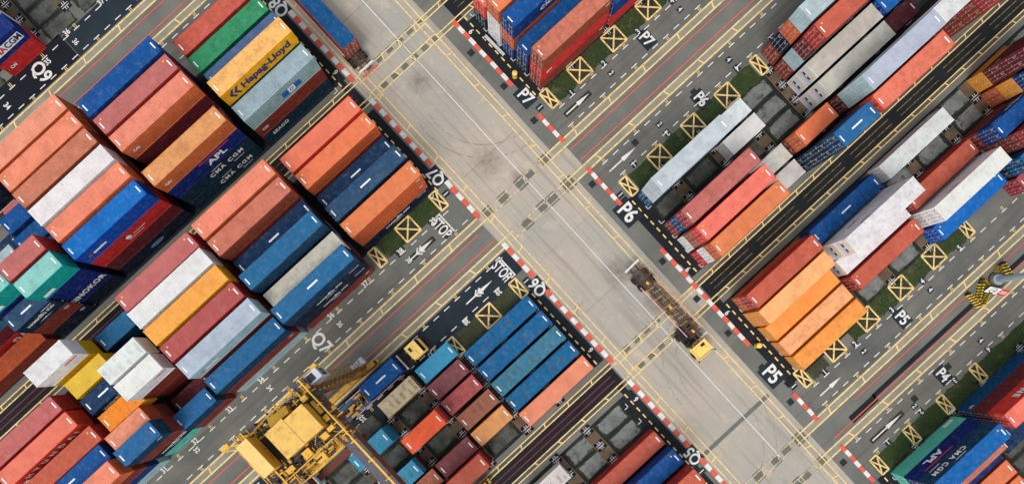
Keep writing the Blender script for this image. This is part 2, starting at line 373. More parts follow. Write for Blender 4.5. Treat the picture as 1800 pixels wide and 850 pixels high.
struct(fri.obj('mossy_fringe', ground_mat('fringe_moss', (56, 62, 40), (40, 40, 36), .5, .9, .3, extra=((84, 78, 60), .9, .56, .7))))
struct(grl.obj('pale_gravel_bed', G_GRAL)); struct(grv.obj('gravel_bed', G_GRAV)); struct(run.obj('concrete_runner', G_RUN)); struct(sq.obj('asphalt_square', G_BLK)); struct(crs.obj('slot_marking', WHITE))
# ---- painted markings
ye, yf, wh, rd, rdd, yd, pl = MB(), MB(), MB(), MB(), MB(), MB(), MB()
Z1 = .030
def ladder_x(m, y0, y1, xa, xb, pitch, off, lean, w=.21):
    m.sheet(xa, xb, y0 - w / 2, y0 + w / 2, Z1); m.sheet(xa, xb, y1 - w / 2, y1 + w / 2, Z1)
    x = xa + (off - xa) % pitch
    while x < xb - lean: m.line((x, y0), (x + lean, y1), w, Z1 + .0015); x += pitch
for n in (-2, 0, 2):
    c = C0 + n * HP
    for s in (1, -1):
        for xa, xb in ((XA, 10.4), (22.9, XB)):
            ladder_x(ye, c + s * 1.87, c + s * 2.88, xa, xb, 6.72, 35.0 if xa > 0 else -16.4, .35)
    # red rails
    for xa, xb, gap in ((XA, 9.3, 0), (26.2, XB, 0)):
        for s in (1, -1):
            y = c + s * 1.06; ww = .10 if s < 0 else .09
            if n == -2 and xa > 0:
                for a_, b_ in ((xa + (6 if s > 0 else 0), 54.4 + .6 * s), (61.6, xb)): rd.sheet(a_, b_, y - ww * .8, y + ww * .8, Z1)
            else: rd.sheet(xa, xb - (1.2 if (s > 0 and xa < 0) else 0), y - ww * .8, y + ww * .8, Z1)
    # dashes
    for s in (1, -1):
        for o, ph in ((3.65, 0), (6.48, .9)):
            for xa, xb in ((XA, 8.6), (27.6, XB)):
                x = xa + (30.2 + ph - xa) % 2.07; k = 0
                while x < xb - 1:
                    y = c + s * o
                    if not (s < 0 and n == 0 and xa < 0 and -22 < x < -10 and o < 5):
                        wh.sheet(x, x + 1.05, y - .07, y + .07, Z1)
                        if k % 3 == 0:
                            for q_ in (.35, .6): ye.sheet(x + q_, x + q_ + .09, min(c + s * (o + .08), c + s * (o + .75)) if o > 5 else min(c + s * 2.9, c + s * 3.55), max(c + s * (o + .08), c + s * (o + .75)) if o > 5 else max(c + s * 2.9, c + s * 3.55), Z1)
                    x += 2.07; k += 1
for n in (-3, -1, 1, 3):
    c = C0 + n * HP
    for s in (1, -1):
        for xa, xb in ((XA, 10.4), (22.9, XB)):
            ladder_x(ye, c + s * 1.32, c + s * 1.97, xa, xb, 3.33 if xa > 0 else 4.6, 29.4 if xa > 0 else 1.0, .28, .17)
    x = 28
    while x < XB:
        for y in (c + .42, c - .42): yd.sheet(x, x + 7.5, y - .05, y + .05, Z1)
        x += 9.2
    for y in (c + .42, c - .42): rdd.sheet(XA, 8.4, y - .05, y + .05, Z1)
# mid road crossings of the ladders
for n in (-3, -2, -1, 0, 1):
    c = C0 + n * HP; faded = n % 2 == 0; m = yf if faded else ye
    i0, i1 = (1.87, 2.88) if faded else (1.32, 1.97)
    if not faded: i0, i1 = 1.0, 1.97
    for s in (1, -1): ladder_x(m, c + s * i0, c + s * i1, 10.4, 22.9, 3.1, 12, .3, .16)
def ladder_y(x0, x1, ya, yb, pitch, off, lean):
    w_ = .17
    for x in (x0, x1): ye.sheet(x - w_ / 2, x + w_ / 2, ya, yb, Z1 + .003)
    y = ya + (off - ya) % pitch
    while y < yb: ye.line((x0, y), (x1, y + lean), w_, Z1 + .0045); y += pitch
ladder_y(10.72, 11.68, -150, 150, 5.9, 4.15, .3)
ladder_y(22.1, 23.05, -150, 150, 5.9, 8.2, -.3)
wh.sheet(18.54, 18.66, -37.4, 150, Z1); wh.sheet(18.56, 18.64, -150, -43, Z1)
# plates with yellow X
def plate(x0, x1, y0, y1):
    pl.sheet(x0, x1, y0, y1, .014); w_ = .23; jx, jy = random.uniform(-.06, .06), random.uniform(-.05, .05); x0 += jx; x1 += jx; y0 += jy; y1 += jy
    for p, q in (((x0, y0), (x1, y0)), ((x1, y0), (x1, y1)), ((x1, y1), (x0, y1)), ((x0, y1), (x0, y0))): ye.line(p, q, w_, Z1)
    ye.line((x0, y0), (x1, y1), w_, Z1 + .0015); ye.line((x0, y1), (x1, y0), w_, Z1 + .003)
for n, s, big, small in ((0, 1, (34.9, 41.55, 48.2), (28.85,)), (0, -1, (34.9, 41.55, 48.2), (28.8, 54.5)), (-2, 1, (34.9, 41.45, 48.1, 54.8), (28.8, 61.0)), (-2, -1, (), (28.5, 34.9, 41.55, 48.2)), (0, 1, (1.25,), (7.2, -4.7)), (0, -1, (1.35,), (7.2, -5.2))):
    y = pads(n, s)
    for x in big: plate(x - 1.35, x + 1.35, y - 1.35, y + 1.35)
    for x in small: plate(x - .65, x + .65, y - 1.4, y + 1.4)
# yellow dashes beside the kerb strips
for x, rng in ((27.78, ((10.16 + C0, 40.2), (-9.4, 4.9), (-29.6, -15.4), (-60, -49.5))), (8.1, ((-37, -14.5), (-9.4, 5.2), (24.3, 38.9), (44.5, 64)))):
    for ya, yb in rng:
        y = ya
        while y < yb - .6: ye.sheet(x - .1, x + .1, y, y + .72, Z1); y += 1.31
        k = 0; y = ya
        while y < yb - .5:                                      # slot corner marks
            xx = x + (.85 if x > 20 else -.8); wh.sheet(min(xx, xx + (.1 if x > 20 else -.1)), max(xx, xx + (.1 if x > 20 else -.1)), y - .1, y + .55, Z1); wh.sheet(min(xx, xx + (.7 if x > 20 else -.7)), max(xx, xx + (.7 if x > 20 else -.7)), y - .1, y, Z1); y += PR
# kerb: red and white blocks, real low kerb
kr, kw = MB(), MB()
def kerb(x, ya, yb, first=0):
    n = max(1, round((yb - ya) / 1.1)); st = (yb - ya) / n
    for i in range(n):
        w_ = .34 if x < 20 else .29; jx = random.uniform(-.03, .03)
        (kr if (i + first) % 2 == 0 else kw).box(x - w_ + jx, x + w_ + jx, ya + i * st + .004, ya + (i + 1) * st - .012 - random.uniform(0, .03), -.003, .12 + random.uniform(-.012, .012))
for yc in (C0, C0 - 2 * HP, C0 + 2 * HP):
    for s, a_, b_ in ((1, 2.5, 7.9), (-1, 2.5, 9.7)): kerb(26.2, *sorted((yc + s * a_, yc + s * b_)), first=0)
for ya, yb in ((28.1, 40.6), (-22.4, -3.4), (-62, -50.2)): kerb(26.2, ya, yb)
kr.box(26.14, 26.26, -15.1, -12.9, 0, .03)
for ya, yb in ((43.9, 57.3), (60.2, 70), (27.7, 40.5), (17.5, 24.6), (6.0, 12.6), (-10.7, 3.4), (-27.3, -14.2), (-40, -29.7)): kerb(9.9, ya, yb)
struct(kr.obj('kerb_red_blocks', REDP)); struct(kw.obj('kerb_white_blocks', WHITE))
# tyre marks turning between the road and the lanes
TYR = ground_mat('tyre_rubber_mark', (150, 140, 126), (176, 164, 148), 1.1, .9, .06)
tm = MB()
def arc(cx, cy, r, a0, a1, w_=.22):
    n = 40
    for off in (0, 1.9):
        for i in range(n):
            if random.random() < .22: continue
            b0, b1 = a0 + (a1 - a0) * i / n, a0 + (a1 - a0) * (i + 1) / n; r0, r1 = r + off, r + off + w_
            tm.quad(*[(cx + q * math.cos(z_), cy + q * math.sin(z_), .0035) for q, z_ in ((r0, b0), (r1, b0), (r1, b1), (r0, b1))])
arc(23.4, -22.0, 8.2, R(95), R(180)); arc(23.6, 31.5, 9, R(170), R(265)); arc(11, -29, 8.8, R(-80), R(0))
struct(tm.obj('tyre_mark', TYR))
# arrows
def arrow(x0, x1, y, dark=True):
    if dark: pl.sheet(x0 - .3, x1 + .3, y - .42, y + .42, .014)
    m_ = x0 + (x1 - x0) * .52
    wh.quad((x0, y - .1, Z1), (m_, y - .1, Z1), (m_, y + .1, Z1), (x0, y + .1, Z1))
    wh.quad((m_ - .15, y - .33, Z1 + .001), (x1, y, Z1 + .001), (m_ - .15, y + .33, Z1 + .001))
arrow(29.2, 33.6, 19.93); arrow(28.2, 33.4, 9.72, False); arrow(30.1, 35.9, -44.93); arrow(28.9, 33.0, -34.9, False)
arrow(-1.8, 2.9, 19.8); arrow(.1, 5.2, 9.7, False)
for x, y in ((.2, 19.8), (2.3, 9.7)):
    for s_ in (1, -1):
        wh.line((x - .45, y), (x + .25, y + s_ * .55), .2, Z1 + .0015 + s_ * .0004); wh.line((x + .75, y + s_ * .5), (x + .25, y + s_ * .12), .2, Z1 + .0025 + s_ * .0004)
# STOP boxes
for x, y in ((5.05, 20.1), (7.2, 9.75)):
    if y > 15: pl.sheet(x - .75, x + .75, y - 1.6, y + 1.6, .014)
    wh.sheet(x + .85, x + 1.05, y - 1.75, y + 1.75, Z1)
    for s in (1, -1): wh.sheet(x + .2, x + .85, min(y + s * 1.75, y + s * 1.6), max(y + s * 1.75, y + s * 1.6), Z1)
for nm, m_, mt in (('yellow_marking', ye, YELL), ('faded_yellow_marking', yf, YELF), ('white_marking', wh, WHITE), ('red_marking', rd, REDP), ('dark_red_marking', rdd, REDD), ('thin_yellow_marking', yd, YELD), ('turning_plate', pl, G_PLATE)):
    struct(m_.obj(nm, mt))
# painted codes
bx = MB()
def gtext(body, x, y, size, rz, box=True, bold=.05, mat=WHITE, xs=.82):
    me = text_mesh(body, size, bold * .5 * size, .001, mat, xs=xs)
    o = link('ground_lettering', me, None, (x, y, .034)); o.rotation_euler = (0, 0, R(rz)); struct(o)
    if box:
        wx, wy = .33 * size * len(body) * xs + .12, .45 * size
        if rz % 180: wx, wy = wy, wx
        bx.sheet(x - wx, x + wx, y - wy, y + wy, .018)
for b_, x, y, s_, r_ in (('P7', 26.5, 25.75, 2.5, -90), ('P6', 26.1, 4.2 - .6, 3.1, -90), ('P5', 25.75, -27.9 + .1, 3.0, -90), ('Q6', 9.35, 4.5, 2.4, 90), ('Q7', 9.35, 26.0, 2.4, 90), ('Q8', 9.25, 58.75, 2.6, 90), ('Q5', 9.35, -28.7, 2.4, 90),
                         ('P7', 44.95, 20.05, 2.3, -90), ('P6', 44.95, 8.4, 2.3, -90), ('P5', 45.3, -34.7, 2.3, -90), ('P4', 44.1, -44.9, 2.2, -90)):
    gtext(b_, x, y, s_, r_)
gtext('Q7', -19.0, 19.8, 2.8, -90, False); gtext('Q9', -21.9, 74.7, 2.8, -90, False)
gtext('STOP', 4.85, 20.1, 2.3, -90, False, .04, xs=.55); gtext('STOP', 7.05, 9.75, 2.3, -90, False, .04, xs=.55)
ln0 = 21.62
for b_, x, y, r_ in (('38', -1.7, ln0, 0), ('39', 4.7, ln0, 0), ('37', -8.6, ln0, 0), ('36', -15.3, ln0, 0), ('34', -28.9, ln0, 0), ('33', -35.1, ln0, 0), ('32', -41.8, ln0, 0), ('31', -47.8, ln0, 0),
                      ('39', 4.7, 7.9, 180), ('38', -1.6, 7.9, 180), ('37', -8.6, 7.9, 180), ('35', -22.0, 7.8, 180), ('36', -15.4, 76.3, 0), ('37', -8.9, 76.2, 0), ('35', -20.2, 75.1, 0), ('34', -28.7, 74.4, -90),
                      ('2', 38.1, ln0, 0), ('3', 44.8, ln0, 0), ('4', 51.4, ln0, 0), ('1', 31.8, ln0, 0), ('2', 38.1, 8.15, 180), ('1', 31.5, 8.15, 180), ('3', 44.9, 8.1, 180), ('4', 51.8, 8.2, 180), ('5', 58.5, 8.0, 180),
                      ('3', 45.0, -32.8, 0), ('4', 51.1, -32.8, 0), ('5', 58.35, -32.9, 0), ('2', 37.7, -32.8, 0), ('1', 31.7, -32.8, 0), ('3', 44.9, -46.6, 180), ('2', 38.2, -46.6, 180), ('4', 51.6, -46.6, 180), ('1', 31.6, -46.6, 180)):
    gtext(b_, x, y, 1.15, r_, b_ in ('38', '39') or len(b_) == 1, .05)
for b_, x, y in (('38', -1.7, 19.9), ('36', -15.2, 19.9), ('32', -42.5, 20.6), ('34', -28.8, 20.0), ('2', 37.9, 19.9), ('4', 51.4, 19.9), ('2', 38.1, 9.8), ('4', 51.75, 9.85), ('4', 51.1, -34.5), ('2', 37.9, -34.5), ('2', 38.0, -45.4), ('4', 51.6, -45), ('36', -15.4, 74.5)):
    gtext(b_, x, y, 1.05, -90, len(b_) == 1, .04)
for b_, x, y, r_ in (('6', 27.05, 37.8, -90), ('6', 27.0, -8.3, -90), ('6', 27.0, -16.8, -90), ('9', 8.75, 46.6, -90), ('9', 8.75, -7.3, -90), ('9', 8.75, -17.0, -90), ('1', 27.0, 23.2, -90), ('1', 26.95, -31.2, -90), ('1', 8.75, 6.3, 90), ('1', 8.75, 23.3, 90), ('1', 8.8, -31.2, 90), ('1', 27.1, 6.2, -90)):
    gtext(b_, x, y, 1.15, r_, b_ == '1', .05)
struct(bx.obj('lettering_ground_box', G_BLUE))
# ------------------------------------------------------------------ containers
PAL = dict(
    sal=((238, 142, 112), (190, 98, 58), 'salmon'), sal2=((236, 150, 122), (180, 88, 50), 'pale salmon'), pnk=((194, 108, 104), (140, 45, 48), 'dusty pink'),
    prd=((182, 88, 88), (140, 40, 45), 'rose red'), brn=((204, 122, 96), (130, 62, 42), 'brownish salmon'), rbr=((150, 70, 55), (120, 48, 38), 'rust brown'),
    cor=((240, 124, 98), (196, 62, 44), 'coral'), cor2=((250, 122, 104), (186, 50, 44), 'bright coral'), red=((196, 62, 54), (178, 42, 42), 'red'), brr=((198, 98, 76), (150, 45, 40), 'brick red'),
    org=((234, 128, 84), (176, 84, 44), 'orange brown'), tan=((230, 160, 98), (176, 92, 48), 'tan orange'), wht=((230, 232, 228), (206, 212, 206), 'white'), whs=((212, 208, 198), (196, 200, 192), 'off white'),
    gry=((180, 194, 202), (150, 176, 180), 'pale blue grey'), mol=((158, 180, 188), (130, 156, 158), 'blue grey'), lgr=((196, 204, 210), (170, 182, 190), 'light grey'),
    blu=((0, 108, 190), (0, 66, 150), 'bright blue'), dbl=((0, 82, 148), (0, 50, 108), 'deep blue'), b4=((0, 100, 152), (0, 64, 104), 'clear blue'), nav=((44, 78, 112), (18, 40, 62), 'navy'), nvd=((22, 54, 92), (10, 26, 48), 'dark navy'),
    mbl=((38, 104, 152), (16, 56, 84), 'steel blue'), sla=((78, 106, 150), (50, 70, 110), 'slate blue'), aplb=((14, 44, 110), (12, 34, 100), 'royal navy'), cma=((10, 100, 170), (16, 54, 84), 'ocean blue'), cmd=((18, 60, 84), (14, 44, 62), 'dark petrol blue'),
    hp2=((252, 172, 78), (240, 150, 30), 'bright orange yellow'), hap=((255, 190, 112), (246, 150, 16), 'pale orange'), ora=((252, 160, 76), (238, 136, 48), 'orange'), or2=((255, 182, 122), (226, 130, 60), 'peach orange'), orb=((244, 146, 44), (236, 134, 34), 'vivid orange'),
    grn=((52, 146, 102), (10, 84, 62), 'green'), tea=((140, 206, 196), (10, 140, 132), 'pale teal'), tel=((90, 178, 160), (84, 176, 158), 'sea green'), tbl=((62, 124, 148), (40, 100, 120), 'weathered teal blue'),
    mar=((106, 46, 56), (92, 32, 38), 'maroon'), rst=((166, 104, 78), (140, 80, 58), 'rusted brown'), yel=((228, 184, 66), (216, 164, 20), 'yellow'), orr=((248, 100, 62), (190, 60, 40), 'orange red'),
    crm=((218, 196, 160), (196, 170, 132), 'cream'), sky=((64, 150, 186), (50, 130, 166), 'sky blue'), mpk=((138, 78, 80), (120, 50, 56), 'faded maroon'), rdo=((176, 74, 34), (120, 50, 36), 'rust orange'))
_cm = {}
def corr_wall(L, h, y, inward):
    """corrugated panel along X at y, folds going inward"""
    m = MB(); x0, x1 = -L / 2 + .12, L / 2 - .12; n = int(round((x1 - x0) / .28)); p = (x1 - x0) / n; z0, z1 = .16, h - .12; pts = []
    for i in range(n):
        x = x0 + i * p; pts += [(x, 0), (x + p * .3, 0), (x + p * .5, .04), (x + p * .8, .04)]
    pts.append((x1, 0))
    for (xa, da), (xb, db) in zip(pts, pts[1:]):
        q = [(xa, y + inward * da, z0), (xb, y + inward * db, z0), (xb, y + inward * db, z1), (xa, y + inward * da, z1)]
        m.quad(*(q if inward > 0 else q[::-1]))
    return m
def end_wall(L, h):
    m = MB(); y0, y1 = -1.1, 1.1; n = 8; p = (y1 - y0) / n; X = L / 2 - .03; z0, z1 = .16, h - .12; pts = []
    for i in range(n):
        y = y0 + i * p; pts += [(y, 0), (y + p * .3, 0), (y + p * .5, .045), (y + p * .8, .045)]
    pts.append((y1, 0))
    for (ya, da), (yb, db) in zip(pts, pts[1:]): m.quad((X - da, ya, z0), (X - db, yb, z0), (X - db, yb, z1), (X - da, ya, z1))
    return m
def door(L, h, s):
    m = MB(); X = -L / 2; y0, y1 = (0.015, 1.12) if s > 0 else (-1.12, -.015); nx = 3
    zz = np.linspace(.17, h - .14, nx * 2 + 2)
    m.box(X + .02, X + .06, y0, y1, .16, h - .13)
    for i in range(0, 7, 2): m.box(X + .008, X + .02, y0 + .06, y1 - .06, zz[i] + .05, zz[i + 1] - .02)
    dm = m; m = MB()
    for yy in (y0 + .28, y1 - .30):
        m.tube((X - .02, yy, .14), (X - .02, yy, h - .1), .022, n=6)
        for z in (.3, h * .38, h * .55, h - .3): m.box(X - .035, X + .01, yy - .07, yy + .07, z - .03, z + .03)
        m.box(X - .05, X - .02, yy - .02, yy + .26, h * .42, h * .42 + .05)
    for z in (h - .45, h - .62, h - .72): m.box(X - .004, X + .009, y0 + .45, y0 + .45 + (.4 if z < h - .5 else .28), z, z + .05)
    return dm, m
def parts(L, h):
    k = (L, h)
    if k in _cm: return _cm[k]
    f = MB(); hl, hw = L / 2, W4 / 2
    for sx in (-1, 1):
        for sy in (-1, 1):
            x, y = sx * (hl - .07), sy * (hw - .07)
            f.box(x - .07, x + .07, y - .07, y + .07, .118, h - .118)
            for z in (0, h - .118): f.box(min(sx * hl + .004 * sx, sx * (hl - .178)), max(sx * hl + .004 * sx, sx * (hl - .178)), min(sy * hw + .004 * sy, sy * (hw - .162)), max(sy * hw + .004 * sy, sy * (hw - .162)), z, z + .118)
        x = sx * (hl - .06)
        f.box(x - .05, x + .05, -hw + .165, hw - .165, .01, .15); f.box(x - .05, x + .05, -hw + .165, hw - .165, h - .125, h - .012)
    for sy in (-1, 1):
        y = sy * (hw - .035)
        f.box(-hl + .18, hl - .18, y - .03, y + .03, .02, .158); f.box(-hl + .18, hl - .18, y - .03, y + .03, h - .115, h - .022)
    f.box(-hl + .2, hl - .2, -hw + .08, hw - .08, .13, .16)
    r = MB(); r.box(-hl + .115, hl - .115, -hw + .055, hw - .055, h - .06, h - .014)
    for x in (-hl + .2, hl - .2): r.box(x - .16, x + .16, -hw + .18, hw - .18, h - .014, h - .006)
    n = round(L / 1.22)
    for i in range(1, n): x = -hl + L * i / n; r.box(x - .012, x + .012, -hw + .09, hw - .09, h - .014, h - .009)
    rm, rm2 = MB(), MB()
    for sx, q_ in ((-1, rm), (1, rm2)): x = sx * (hl - .42); q_.box(x - .08, x + .08, -.5, .42, h - .013, h - .002)
    rd_ = MB()
    for sx in (-1, 1):
        x = sx * (hl - .85); rd_.tube((x, .62, h - .013), (x, .62, h - .003), .11, n=8)
    cb = MB(); cb.box(-.85, .85, -.11, .11, h - .013, h - .002)
    ref = MB(); X = -hl
    ref.box(X + .02, X + .08, -1.1, 1.1, .15, h - .13)
    ref.mi = 1
    for y in (-.45, .45): ref.box(X + .0, X + .021, y - .26, y + .26, h * .42, h * .42 + .34)
    ref.box(X, X + .021, -1.0, 1.0, h * .36, h * .37)
    ref.mi = 2
    ref.box(X + .002, X + .022, -.95, -.3, h * .72, h * .82); ref.box(X + .002, X + .022, .3, .9, h * .74, h * .82); ref.box(X + .002, X + .022, .5, .8, h * .2, h * .3)
    _cm[k] = dict(frame=f.mesh('frame', PAINT), roof=r.mesh('roof', ROOF), wa=corr_wall(L, h, -hw + .02, 1).mesh('side_wall', PAINT), wb=corr_wall(L, h, hw - .02, -1).mesh('side_wall', PAINT),
                  end=end_wall(L, h).mesh('end_wall', PAINT), d1=door(L, h, 1)[0].mesh('door', PAINT), d2=door(L, h, -1)[0].mesh('door', PAINT), k1=door(L, h, 1)[1].mesh('lock_rods', STEEL), k2=door(L, h, -1)[1].mesh('lock_rods', STEEL),
                  rm=rm.mesh('roof_marking', DECW), rm2=rm2.mesh('roof_marking', DECW), dot=rd_.mesh('warning_dot', DECY), bar=cb.mesh('roof_marking', DECW), ref=ref.mesh('refrigeration_unit', CABW, BLACK, DECY))
    return _cm[k]
def lettering(root, spec, L, h, side):
    """spec: (text, size, x, z, mat) placed on the long side (side = -1 faces -Y, +1 faces +Y)"""
    y = side * (W4 / 2 + .0)
    for body, size, x, z, mat, *ex in spec:
        me = text_mesh(body, size, size * .035, .004, mat, spacing=ex[0] if ex else 1.0, xs=ex[1] if len(ex) > 1 else 1.0)
        o = link('lettering', me, root, (x if side < 0 else -x, y, z)); o.rotation_euler = (R(90), 0, 0 if side < 0 else R(180))
def emblem(root, pieces, side, mat, name='emblem'):
    m = MB()
    for x0, x1, z0, z1 in pieces:
        x0, x1 = (x0, x1) if side < 0 else (-x1, -x0); y = side * W4 / 2; m.box(x0, x1, min(y, y + side * .005), max(y, y + side * .005), z0, z1)
    m.obj(name, mat, parent=root)
def poly_emblem(root, polys, side, mat, name='emblem'):
    m = MB(); y = side * (W4 / 2 + .004)
    for p in polys: m.quad(*[((x if side < 0 else -x), y, z) for x, z in p])
    m.obj(name, mat, parent=root)
def T_(root, kind, L, h, s):
    if kind == 'hapag':
        lettering(root, [('Hapag-Lloyd', 1.55, .9, h * .48, DECN, 1.0, 1.05)], L, h, s)
        poly_emblem(root, [[(-5.2 + o, 1.3), (-4.6 + o, 2.1), (-4.25 + o, 2.1), (-4.75 + o, 1.3), (-4.25 + o, .55), (-4.6 + o, .55)] for o in (0, .75)], s, DECN)
    elif kind == 'sinokor':
        lettering(root, [('SINOKOR', 1.25, 0, h * .5, DECW, 1.1)], L, h, s); poly_emblem(root, [[(-2.7 + .22 * math.cos(i), .55 + .22 * math.sin(i)) for i in np.linspace(0, 5.8, 10)]], s, DECW)
    elif kind == 'sinodot': poly_emblem(root, [[(-2.7 + .22 * math.cos(i), .55 + .22 * math.sin(i)) for i in np.linspace(0, 5.8, 10)]], s, DECW)
    elif kind == 'mol':
        emblem(root, [(-.2, .8, .75, 1.75), (1.9, 2.9, .75, 1.75)], s, DECB); emblem(root, [(.82, 1.88, .75, 1.75)], s, DECW)
        lettering(root, [('M', .75, .3, 1.25, DECW), ('L', .75, 2.4, 1.25, DECW)], L, h, s)
        o = link('lettering', text_mesh('O', .75, .03, .004, DECB), root, (1.35 if s < 0 else -1.35, s * (W4 / 2 + .01), 1.25)); o.rotation_euler = (R(90), 0, 0 if s < 0 else R(180))
    elif kind == 'apl':
        lettering(root, [('APL', 1.45, 1.6, h * .45, DECW, 1.0, 1.25)], L, h, s); emblem(root, [(-.9, 4.2, h * .82, h * .89)], s, DECR)
    elif kind == 'cma':
        lettering(root, [('CMA CGM', 1.05, 1.6, h * .5, DECW, 1.3)], L, h, s); emblem(root, [(-.6, 1.2, h * .80, h * .84), (2.4, 4.2, h * .14, h * .18)], s, DECW)
    elif kind == 'cmabox':
        emblem(root, [(-2.8, 2.6, .75, 1.95)], s, DECW); lettering(root, [], L, h, s)
        for b_, x, mt in (('CMA', -1.5, DECR), ('CGM', 1.2, DECN)):
            o = link('lettering', text_mesh(b_, 1.2, .04, .004, mt), root, (x if s < 0 else -x, s * (W4 / 2 + .012), 1.35)); o.rotation_euler = (R(90), 0, 0 if s < 0 else R(180))
    elif kind == 'cai': lettering(root, [('CAI', .62, -L / 2 + 1.3, h * .5, DECW)], L, h, s)
    elif kind == 'seaco': lettering(root, [('SEACO', .85, -3.2, h * .6, DECW, 1.1)], L, h, s)
    elif kind == 'hyundai': lettering(root, [('HYUNDAI', 1.15, .2, h * .5, DECW, 2.1)], L, h, s); emblem(root, [(-5.5, -4.9, .5, 1.0)], s, DECW)
    elif kind == 'hamburg': lettering(root, [('HAMBURG SÜD', .62, .2, h * .58, DECW, 1.05), ('HAMBURG SÜD', .25, L / 2 - 1.3, h * .82, DECW)], L, h, s); poly_emblem(root, [[(-1.0, .75), (1.3, .75), (.2, .95)], [(-.2, 1.85), (.9, 1.85), (.3, 2.15)]], s, DECW)
    elif kind == 'one': lettering(root, [('ONE', 1.3, 1.2, h * .55, DECW, 1.2)], L, h, s)
    elif kind == 'dai': lettering(root, [('DAI', 1.3, 3.6, h * .5, DECW, 1.4)], L, h, s)
    elif kind == 'kline': poly_emblem(root, [[(-.6 + .42 * math.cos(i), 1.35 + .42 * math.sin(i)) for i in np.linspace(0, 5.9, 14)]], s, DECW); emblem(root, [(.1, 2.2, 1.2, 1.3), (-.9, 1.6, .7, .78)], s, DECW)
    elif kind == 'oval': poly_emblem(root, [[(1.2 * math.cos(i), 1.35 + .45 * math.sin(i)) for i in np.linspace(0, 6.1, 18)]], s, flat('pale_blue_emblem', (90, 130, 165)) if 'pale_blue_emblem' not in bpy.data.materials else bpy.data.materials['pale_blue_emblem'])
    elif kind == 'bar': emblem(root, [(-4.3, -2.2, 1.0, 1.35)], s, DECW); emblem(root, [(-5.1, -4.6, 1.0, 1.35)], s, DECR)
    elif kind == 'tag': emblem(root, [(-L / 2 + .6, -L / 2 + 2.3, .4, .95)], s, DECW)
    elif kind == 'redtag': lettering(root, [('HAMBURG', .42, 1.9, h * .7, DECR)], L, h, s)
    elif kind == 'small': emblem(root, [(L / 2 - 1.2, L / 2 - .4, h * .78, h * .82), (L / 2 - 1.1, L / 2 - .5, h * .68, h * .71)], s, DECW)
CODE = {'U2': 'Q9', 'D2': 'Q8', 'U0L': 'Q7', 'D0L': 'Q6', 'U-2L': 'Q5', 'U0R': 'P7', 'D0R': 'P6', 'U-2R': 'P5', 'D-2': 'P4'}
ORD = ['bottom', 'second', 'third', 'fourth', 'fifth']; ROW = {-1: 'front row at', 0: 'first row behind', 1: 'second row behind', 2: 'third row behind', 3: 'fourth row behind', 4: 'fifth row behind'}
LETN = dict(hapag='Hapag-Lloyd', sinokor='SINOKOR', mol='MOL', apl='APL', cma='CMA CGM', cmabox='CMA CGM', cai='CAI', seaco='SEACO', hyundai='HYUNDAI', hamburg='HAMBURG SÜD', one='ONE')
HIDDEN = set([('D-2', 1, 'R1', 0), ('D2', 0, 'L-3b', 0), ('D2', 1, 'L-3a', 0), ('D2', 1, 'L-3b', 0), ('D2', 2, 'L-3a', 0), ('D2', 2, 'L-3a', 1), ('D2', 2, 'L-3b', 0), ('D2', 3, 'L-3a', 0), ('D2', 3, 'L-3a', 1), ('D2', 3, 'L-3b', 0), ('D2', 3, 'L-3b', 1), ('U-2', 3, 'L-2b', 0), ('U0', 0, 'L-4', 0), ('U0', 0, 'L-4', 1), ('U0', 1, 'L-4', 0), ('U0', 2, 'L-3a', 0), ('U0', 2, 'L-3a', 1), ('U0', 2, 'L-3b', 0), ('U0', 2, 'L-3b', 1), ('U0', 2, 'L-4', 0), ('U0', 3, 'L-3a', 0), ('U0', 3, 'L-4', 0)])
REG = {}
_clabels = {}
def container(key, x, y, z, L, h, mk=1, text=(), side=-1, wear=.25, reefer=False, label='', doors=True):
    roof_c, side_c, _ = PAL[key]
    j = [random.uniform(-.03, .03) for _ in range(3)]
    rc = (*[max(.004, v * (.92 + random.uniform(-.05, .05))) for v in lin(roof_c)], wear); sc = (*[min(.8, max(.004, v * 1.3)) for v in lin(side_c)], wear)  # missing side light put into the wall colours by brightening them
    t = thing('shipping_container', label, 'container', (x + L / 2, y + W4 / 2, z), 0, 'shipping containers stacked in the yard'); P = parts(L, h)
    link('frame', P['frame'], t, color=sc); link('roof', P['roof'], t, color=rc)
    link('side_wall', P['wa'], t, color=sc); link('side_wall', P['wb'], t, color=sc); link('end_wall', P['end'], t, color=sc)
    if reefer: link('refrigeration_unit', P['ref'], t)
    else: link('lock_rods', P['k1'], link('door', P['d1'], t, color=sc)); link('lock_rods', P['k2'], link('door', P['d2'], t, color=sc))
    if mk >= 1: link('roof_marking', P['rm'], t); link('roof_marking', P['rm2'], t)
    if mk == 2: link('warning_dot', P['dot'], t)
    if mk == 3: link('roof_marking', P['bar'], t)
    for k in text: T_(t, k, L, h, side)
    return t
